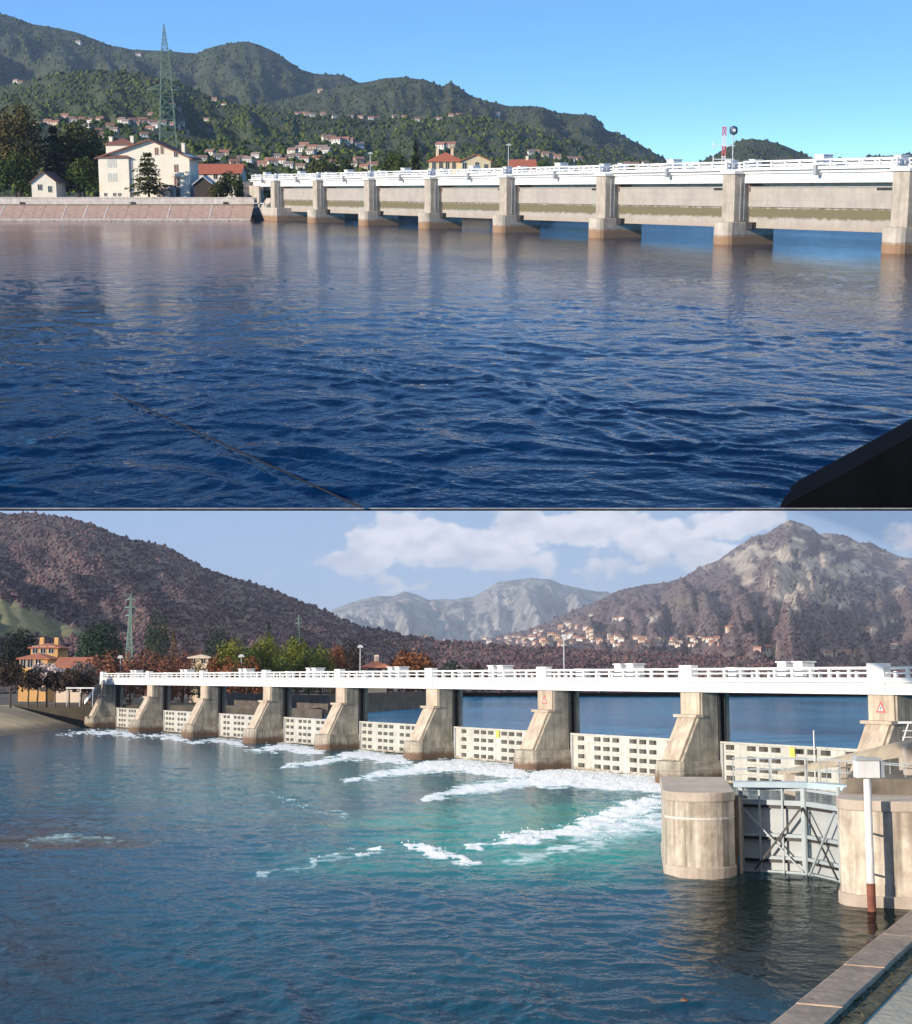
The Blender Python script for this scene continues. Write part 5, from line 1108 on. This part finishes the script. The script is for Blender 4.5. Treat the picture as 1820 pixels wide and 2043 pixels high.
# --- trees and houses on the left bank of the lower place
B1 = green('leaf_bamboo', (.030, .045, .006), (.12, .145, .014), (.27, .27, .04))
B2 = green('leaf_cedar_blue', (.012, .026, .016), (.026, .050, .032), (.055, .085, .05))
B3 = green('twig_red', (.11, .042, .028), (.20, .078, .048), (.28, .13, .08))
B4 = green('twig_russet', (.12, .040, .014), (.22, .078, .026), (.30, .13, .055))
B5 = green('twig_tan', (.11, .065, .032), (.17, .105, .05), (.24, .16, .08))
B6 = green('blossom', (.45, .30, .28), (.62, .50, .46), (.75, .68, .64))
B7 = green('twig_grey', (.09, .075, .075), (.14, .12, .115), (.20, .17, .16))
B8 = green('twig_dark', (.022, .016, .013), (.040, .028, .020), (.07, .045, .03))
ZB = 3.55
BT = [('dome', 202, 1232, 104, 300, B2, 'wide blue-green cedar left of the lattice pylon on the winter bank', 6500, 0),
      ('broad', 316, 1212, 62, 330, B2, 'tall narrow cedar right of the lattice pylon on the winter bank', 4500, 0),
      ('broad', 434, 1245, 54, 345, B2, 'dark cedar behind the left part of the yellow-green trees', 2200, 0),
      ('fir', 537, 1242, 46, 350, B2, 'dark pointed conifer rising behind the yellow-green trees', 1800, 0),
      ('fir', 595, 1252, 30, 360, B2, 'small dark conifer behind the yellow-green trees, right of the pointed one', 1200, 0),
      ('fir', 347, 1256, 44, 300, B5, 'tan feathery conifer in front of the tall narrow cedar', 2400, 0),
      ('dome', 462, 1270, 84, 276, B1, 'leftmost yellow-green leafy tree behind the winter walkway', 5200, .1),
      ('dome', 528, 1262, 92, 282, B1, 'biggest yellow-green leafy tree behind the winter walkway', 6000, .1),
      ('dome', 592, 1267, 84, 276, B1, 'third yellow-green leafy tree from the left behind the winter walkway', 5200, .1),
      ('dome', 642, 1282, 66, 270, B1, 'rightmost yellow-green leafy tree behind the winter walkway', 4200, .1),
      ('dome', 496, 1284, 62, 268, G1, 'low darker green tree between the first two yellow-green trees', 2200, 0),
      ('dome', 618, 1288, 60, 266, G1, 'low darker green tree between the last two yellow-green trees', 2200, 0),
      ('bush', 560, 1296, 50, 262, G1, 'darker green shrub in front of the yellow-green trees', 1500, 0),
      ('bare', 700, 1270, 58, 300, B8, 'dark brown bare tree right of the yellow-green trees', 2200, 0),
      ('bare', 672, 1284, 44, 292, B4, 'russet bare tree just right of the yellow-green trees', 1600, 0),
      ('dome', 820, 1297, 116, 300, B4, 'broad russet dome-shaped tree right of the red roofed pavilion', 3600, .05),
      ('bush', 902, 1318, 56, 420, B2, 'dark evergreen bush right of the russet dome tree', 1200, 0),
      ('bush', 950, 1322, 40, 440, B8, 'low dark bush behind the railing, second right of the russet dome tree', 900, 0),
      ('broad', 42, 1251, 84, 330, G2, 'nearly black evergreen at the left edge of the winter bank', 2600, 0),
      ('bare', 96, 1322, 84, 248, B6, 'pale pink blossoming tree in front of the orange house', 2600, .3),
      ('bare', 164, 1318, 62, 250, B7, 'grey leafless tree right of the blossoming tree', 1500, .3),
      ('bare', 398, 1312, 30, 256, G3, 'small rounded olive tree in front of the cream house', 900, .1)]
for a in BT: tree(FB, a[0], a[1], a[2], a[3], a[4], ZB, a[5], a[6], n=a[7], trunk=a[8])
for q, (x, yt, w, Y) in enumerate([(188,1306,58,258),(226,1296,60,268),(262,1300,56,260),(298,1294,60,272),(332,1298,54,262),(366,1296,54,270),(396,1290,50,280),(430,1304,52,258),(462,1306,50,256),(500,1308,54,258)]):
    tree(FB, 'bush', x, yt, w, Y, ZB, B3 if q < 7 else B4, ordinal(q+1)+' reddish leafless shrub from the left behind the winter walkway', 'shrub', n=1300, group='red shrubs behind the walkway')
for q, (x, yt, w, Y) in enumerate([(24,1318,52,244),(58,1336,50,240),(76,1330,46,246),(112,1340,48,242),(140,1336,50,240),(168,1342,44,243)]):
    tree(FB, 'bare', x, yt, w, Y, ZB, B8, ordinal(q+1)+' dark leafless bank tree from the left below the orange house', 'tree', n=900, trunk=.42, group='dark bank trees')
M_ORANGE = rough_mat('orange_plaster', (.52, .29, .10), (.60, .36, .14), .4, .85, .1); M_CREAM = rough_mat('cream_plaster_b', (.64, .50, .36), (.70, .57, .43), .4, .85, .1)
M_TERRA = rough_mat('terracotta_b', (.34, .10, .05), (.46, .17, .09), 1.5, .85, .3, 5)
simple_house(FB, 'orange_house', 'orange-yellow house with terracotta roof at the left edge of the winter bank', 36, 92, 1390, 1314, 1303, 285, 9, ZB, M_ORANGE, M_TERRA, 'x', ((46, 1330, 1, 1.4), (60, 1330, 1, 1.4), (76, 1330, 1, 1.4)), hip=True)
simple_house(FB, 'orange_house', 'taller orange house block behind, with chimneys', 58, 112, 1390, 1292, 1283, 297, 8, ZB, M_ORANGE, M_TERRA, 'x', ((70, 1302, 1, 1.2), (86, 1302, 1, 1.2), (102, 1302, 1, 1.2)), hip=True, chim=(-.3, .25))
simple_house(FB, 'house', 'long low house with red roof right of the orange house', 108, 168, 1390, 1330, 1312, 275, 9, ZB, M_CREAM, M_TERRA, 'x', ((120, 1345, 1, 1.2), (150, 1345, 1, 1.2)))
simple_house(FB, 'cream_house', 'small cream house with flat-topped roof behind the winter walkway', 378, 414, 1390, 1312, 1306, 275, 6, ZB, M_CREAM, M_CREAM, 'x', ((386, 1322, .8, 1.0), (406, 1322, .8, 1.0)), hip=True)
simple_house(FB, 'pavilion', 'cream pavilion with a broad red hipped roof behind the winter walkway', 730, 768, 1390, 1331, 1319, 285, 7, ZB, M_CREAM, M_TERRA, 'x', ((740, 1337, .9, .9), (758, 1337, .9, .9)), hip=True, o=1.2, chim=(.0,))
M_PYB = rough_mat('pylon_teal_paint', (.16, .25, .21), (.22, .32, .27), .3, .7, 0)
lattice(FB, 'green lattice power pylon between the two cedars on the winter bank', 261, 1185, 1336, 290, ZB, 22, 6, 1250, ((1196, 9), (1212, 11), (1228, 9)), M_PYB, .14)
lattice(FB, 'faint distant lattice power pylon above the yellow-green trees', 596, 1226, 1290, 620, ZB, 9, 3, 1255, ((1235, 6), (1244, 7)), M_PYB, .13)
for x, yt, Y, lab in ((719, 1289, 270, 'pale lamp post left of the red roofed pavilion'), (1125, 1268, 250, 'tall lamp post behind the winter walkway against the village hillside'), (241, 1310, 260, 'thin lamp post behind the left end of the winter walkway'), (482, 1308, 258, 'thin lamp post in front of the yellow-green trees')):
    lamp(FB, lab, x, yt, Y, ZB if x < 900 else 2.9, M_LAMP)
t = thing('bank_railing', FB, (FB.pt(160, 1370, 236)[0], 236, 3.55), 0, 'low white railing on the bank left of the winter dam', 'railing')
part('rail', MB().box(-2.2, 2.2, -.05, .05, 2.75, 2.95), WHITE(), t)
for q in (-2, 0, 2): part('post', MB().box(q-.06, q+.06, -.05, .05, 0, 2.75), GREYSTEEL(), t)
# --- villages
rg = random.Random(12)
def spread(n, poly, wr):
    out = []
    while len(out) < n:
        u = rg.random()*(len(poly)-1); i = int(u); f = u-i; a, b = poly[i], poly[i+1]
        out.append((a[0]+(b[0]-a[0])*f+rg.uniform(-5, 5), a[1]+(b[1]-a[1])*f+rg.uniform(-1, 1)*(a[2]+(b[2]-a[2])*f), rg.uniform(*wr)))
    return out
village(FB, [RBR, RBM], spread(72, [(838, 1266, 5), (890, 1268, 6), (930, 1270, 7), (990, 1275, 8), (1050, 1279, 8), (1080, 1268, 14)], (5, 11)), 'houses of the valley village', 'house of the valley floor village below the distant mountains', seed=6)
village(FB, [RBR, RBM], spread(76, [(1050, 1275, 10), (1110, 1272, 16), (1140, 1262, 24), (1170, 1264, 16), (1200, 1270, 9), (1240, 1278, 10)], (6, 13)), 'houses of the hillside village', 'house of the village climbing the right mountain foot', seed=7)
village(FB, [RBR, RBM], spread(52, [(1260, 1274, 7), (1310, 1282, 8), (1350, 1280, 9), (1390, 1279, 9), (1440, 1278, 8)], (6, 13)), 'houses of the terracotta hamlet', 'house of the hamlet right of the hillside village', seed=8)
village(FB, [RBR, RBM], [(1512,1297,14),(1540,1299,22),(1530,1300,14),(1640,1302,14),(1655,1304,14),(1672,1303,14),(1690,1304,14),(1710,1303,12),(1760,1290,12),(1785,1292,14),(1725,1257,12),(1735,1256,12),(1457,1255,14),(1446,1254,10),(1228,1235,12),(1240,1233,10),(1180,1228,10),(1776,1236,14)], 'outlying houses below the rocky peak', 'outlying house on the slope below the rocky peak', seed=9)

# --- air: thin haze over the lower valley, under its sky
def haze_box():
    M = np.array(FB.M); bp = lambda y, z: (M[:3, :3] @ np.array([0, y, z])+M[:3, 3])[1:]
    m = MB()
    def shell(pr):
        wd = lambda y: 8+.335*max(y, 0)
        m.add([(-wd(y), y, z) for y, z in pr]+[(wd(y), y, z) for y, z in pr], [(0, 1, 2, 3), (7, 6, 5, 4), (0, 4, 5, 1), (1, 5, 6, 2), (2, 6, 7, 3), (3, 7, 4, 0)])
    shell([(3.0, -1.6), (11800.0, -1.6), tuple(bp(11500, -2.5)), tuple(bp(6, -2.5))])
    if HAZE_A: shell([(32.0, 900.0), (6800.0, 900.0), (6800.0, -.6), (32.0, -.6)])
    mt = bpy.data.materials.new('valley_haze'); mt.use_nodes = True; nt = mt.node_tree; nt.nodes.clear()
    o = nt.nodes.new('ShaderNodeOutputMaterial'); v = nt.nodes.new('ShaderNodeVolumePrincipled')
    v.inputs['Color'].default_value = (.62, .76, 1, 1); v.inputs['Density'].default_value = HAZE; v.inputs['Anisotropy'].default_value = 0.0
    nt.links.new(v.outputs[0], o.inputs['Volume'])
    me = m.mesh('haze'); bm = bmesh.new(); bm.from_mesh(me); bmesh.ops.recalc_face_normals(bm, faces=bm.faces)
    bm.to_mesh(me); bm.free()
    return tag(link('haze', me, mt), kind='stuff')
HAZE_A = True
HAZE = 0.00007
haze_box()
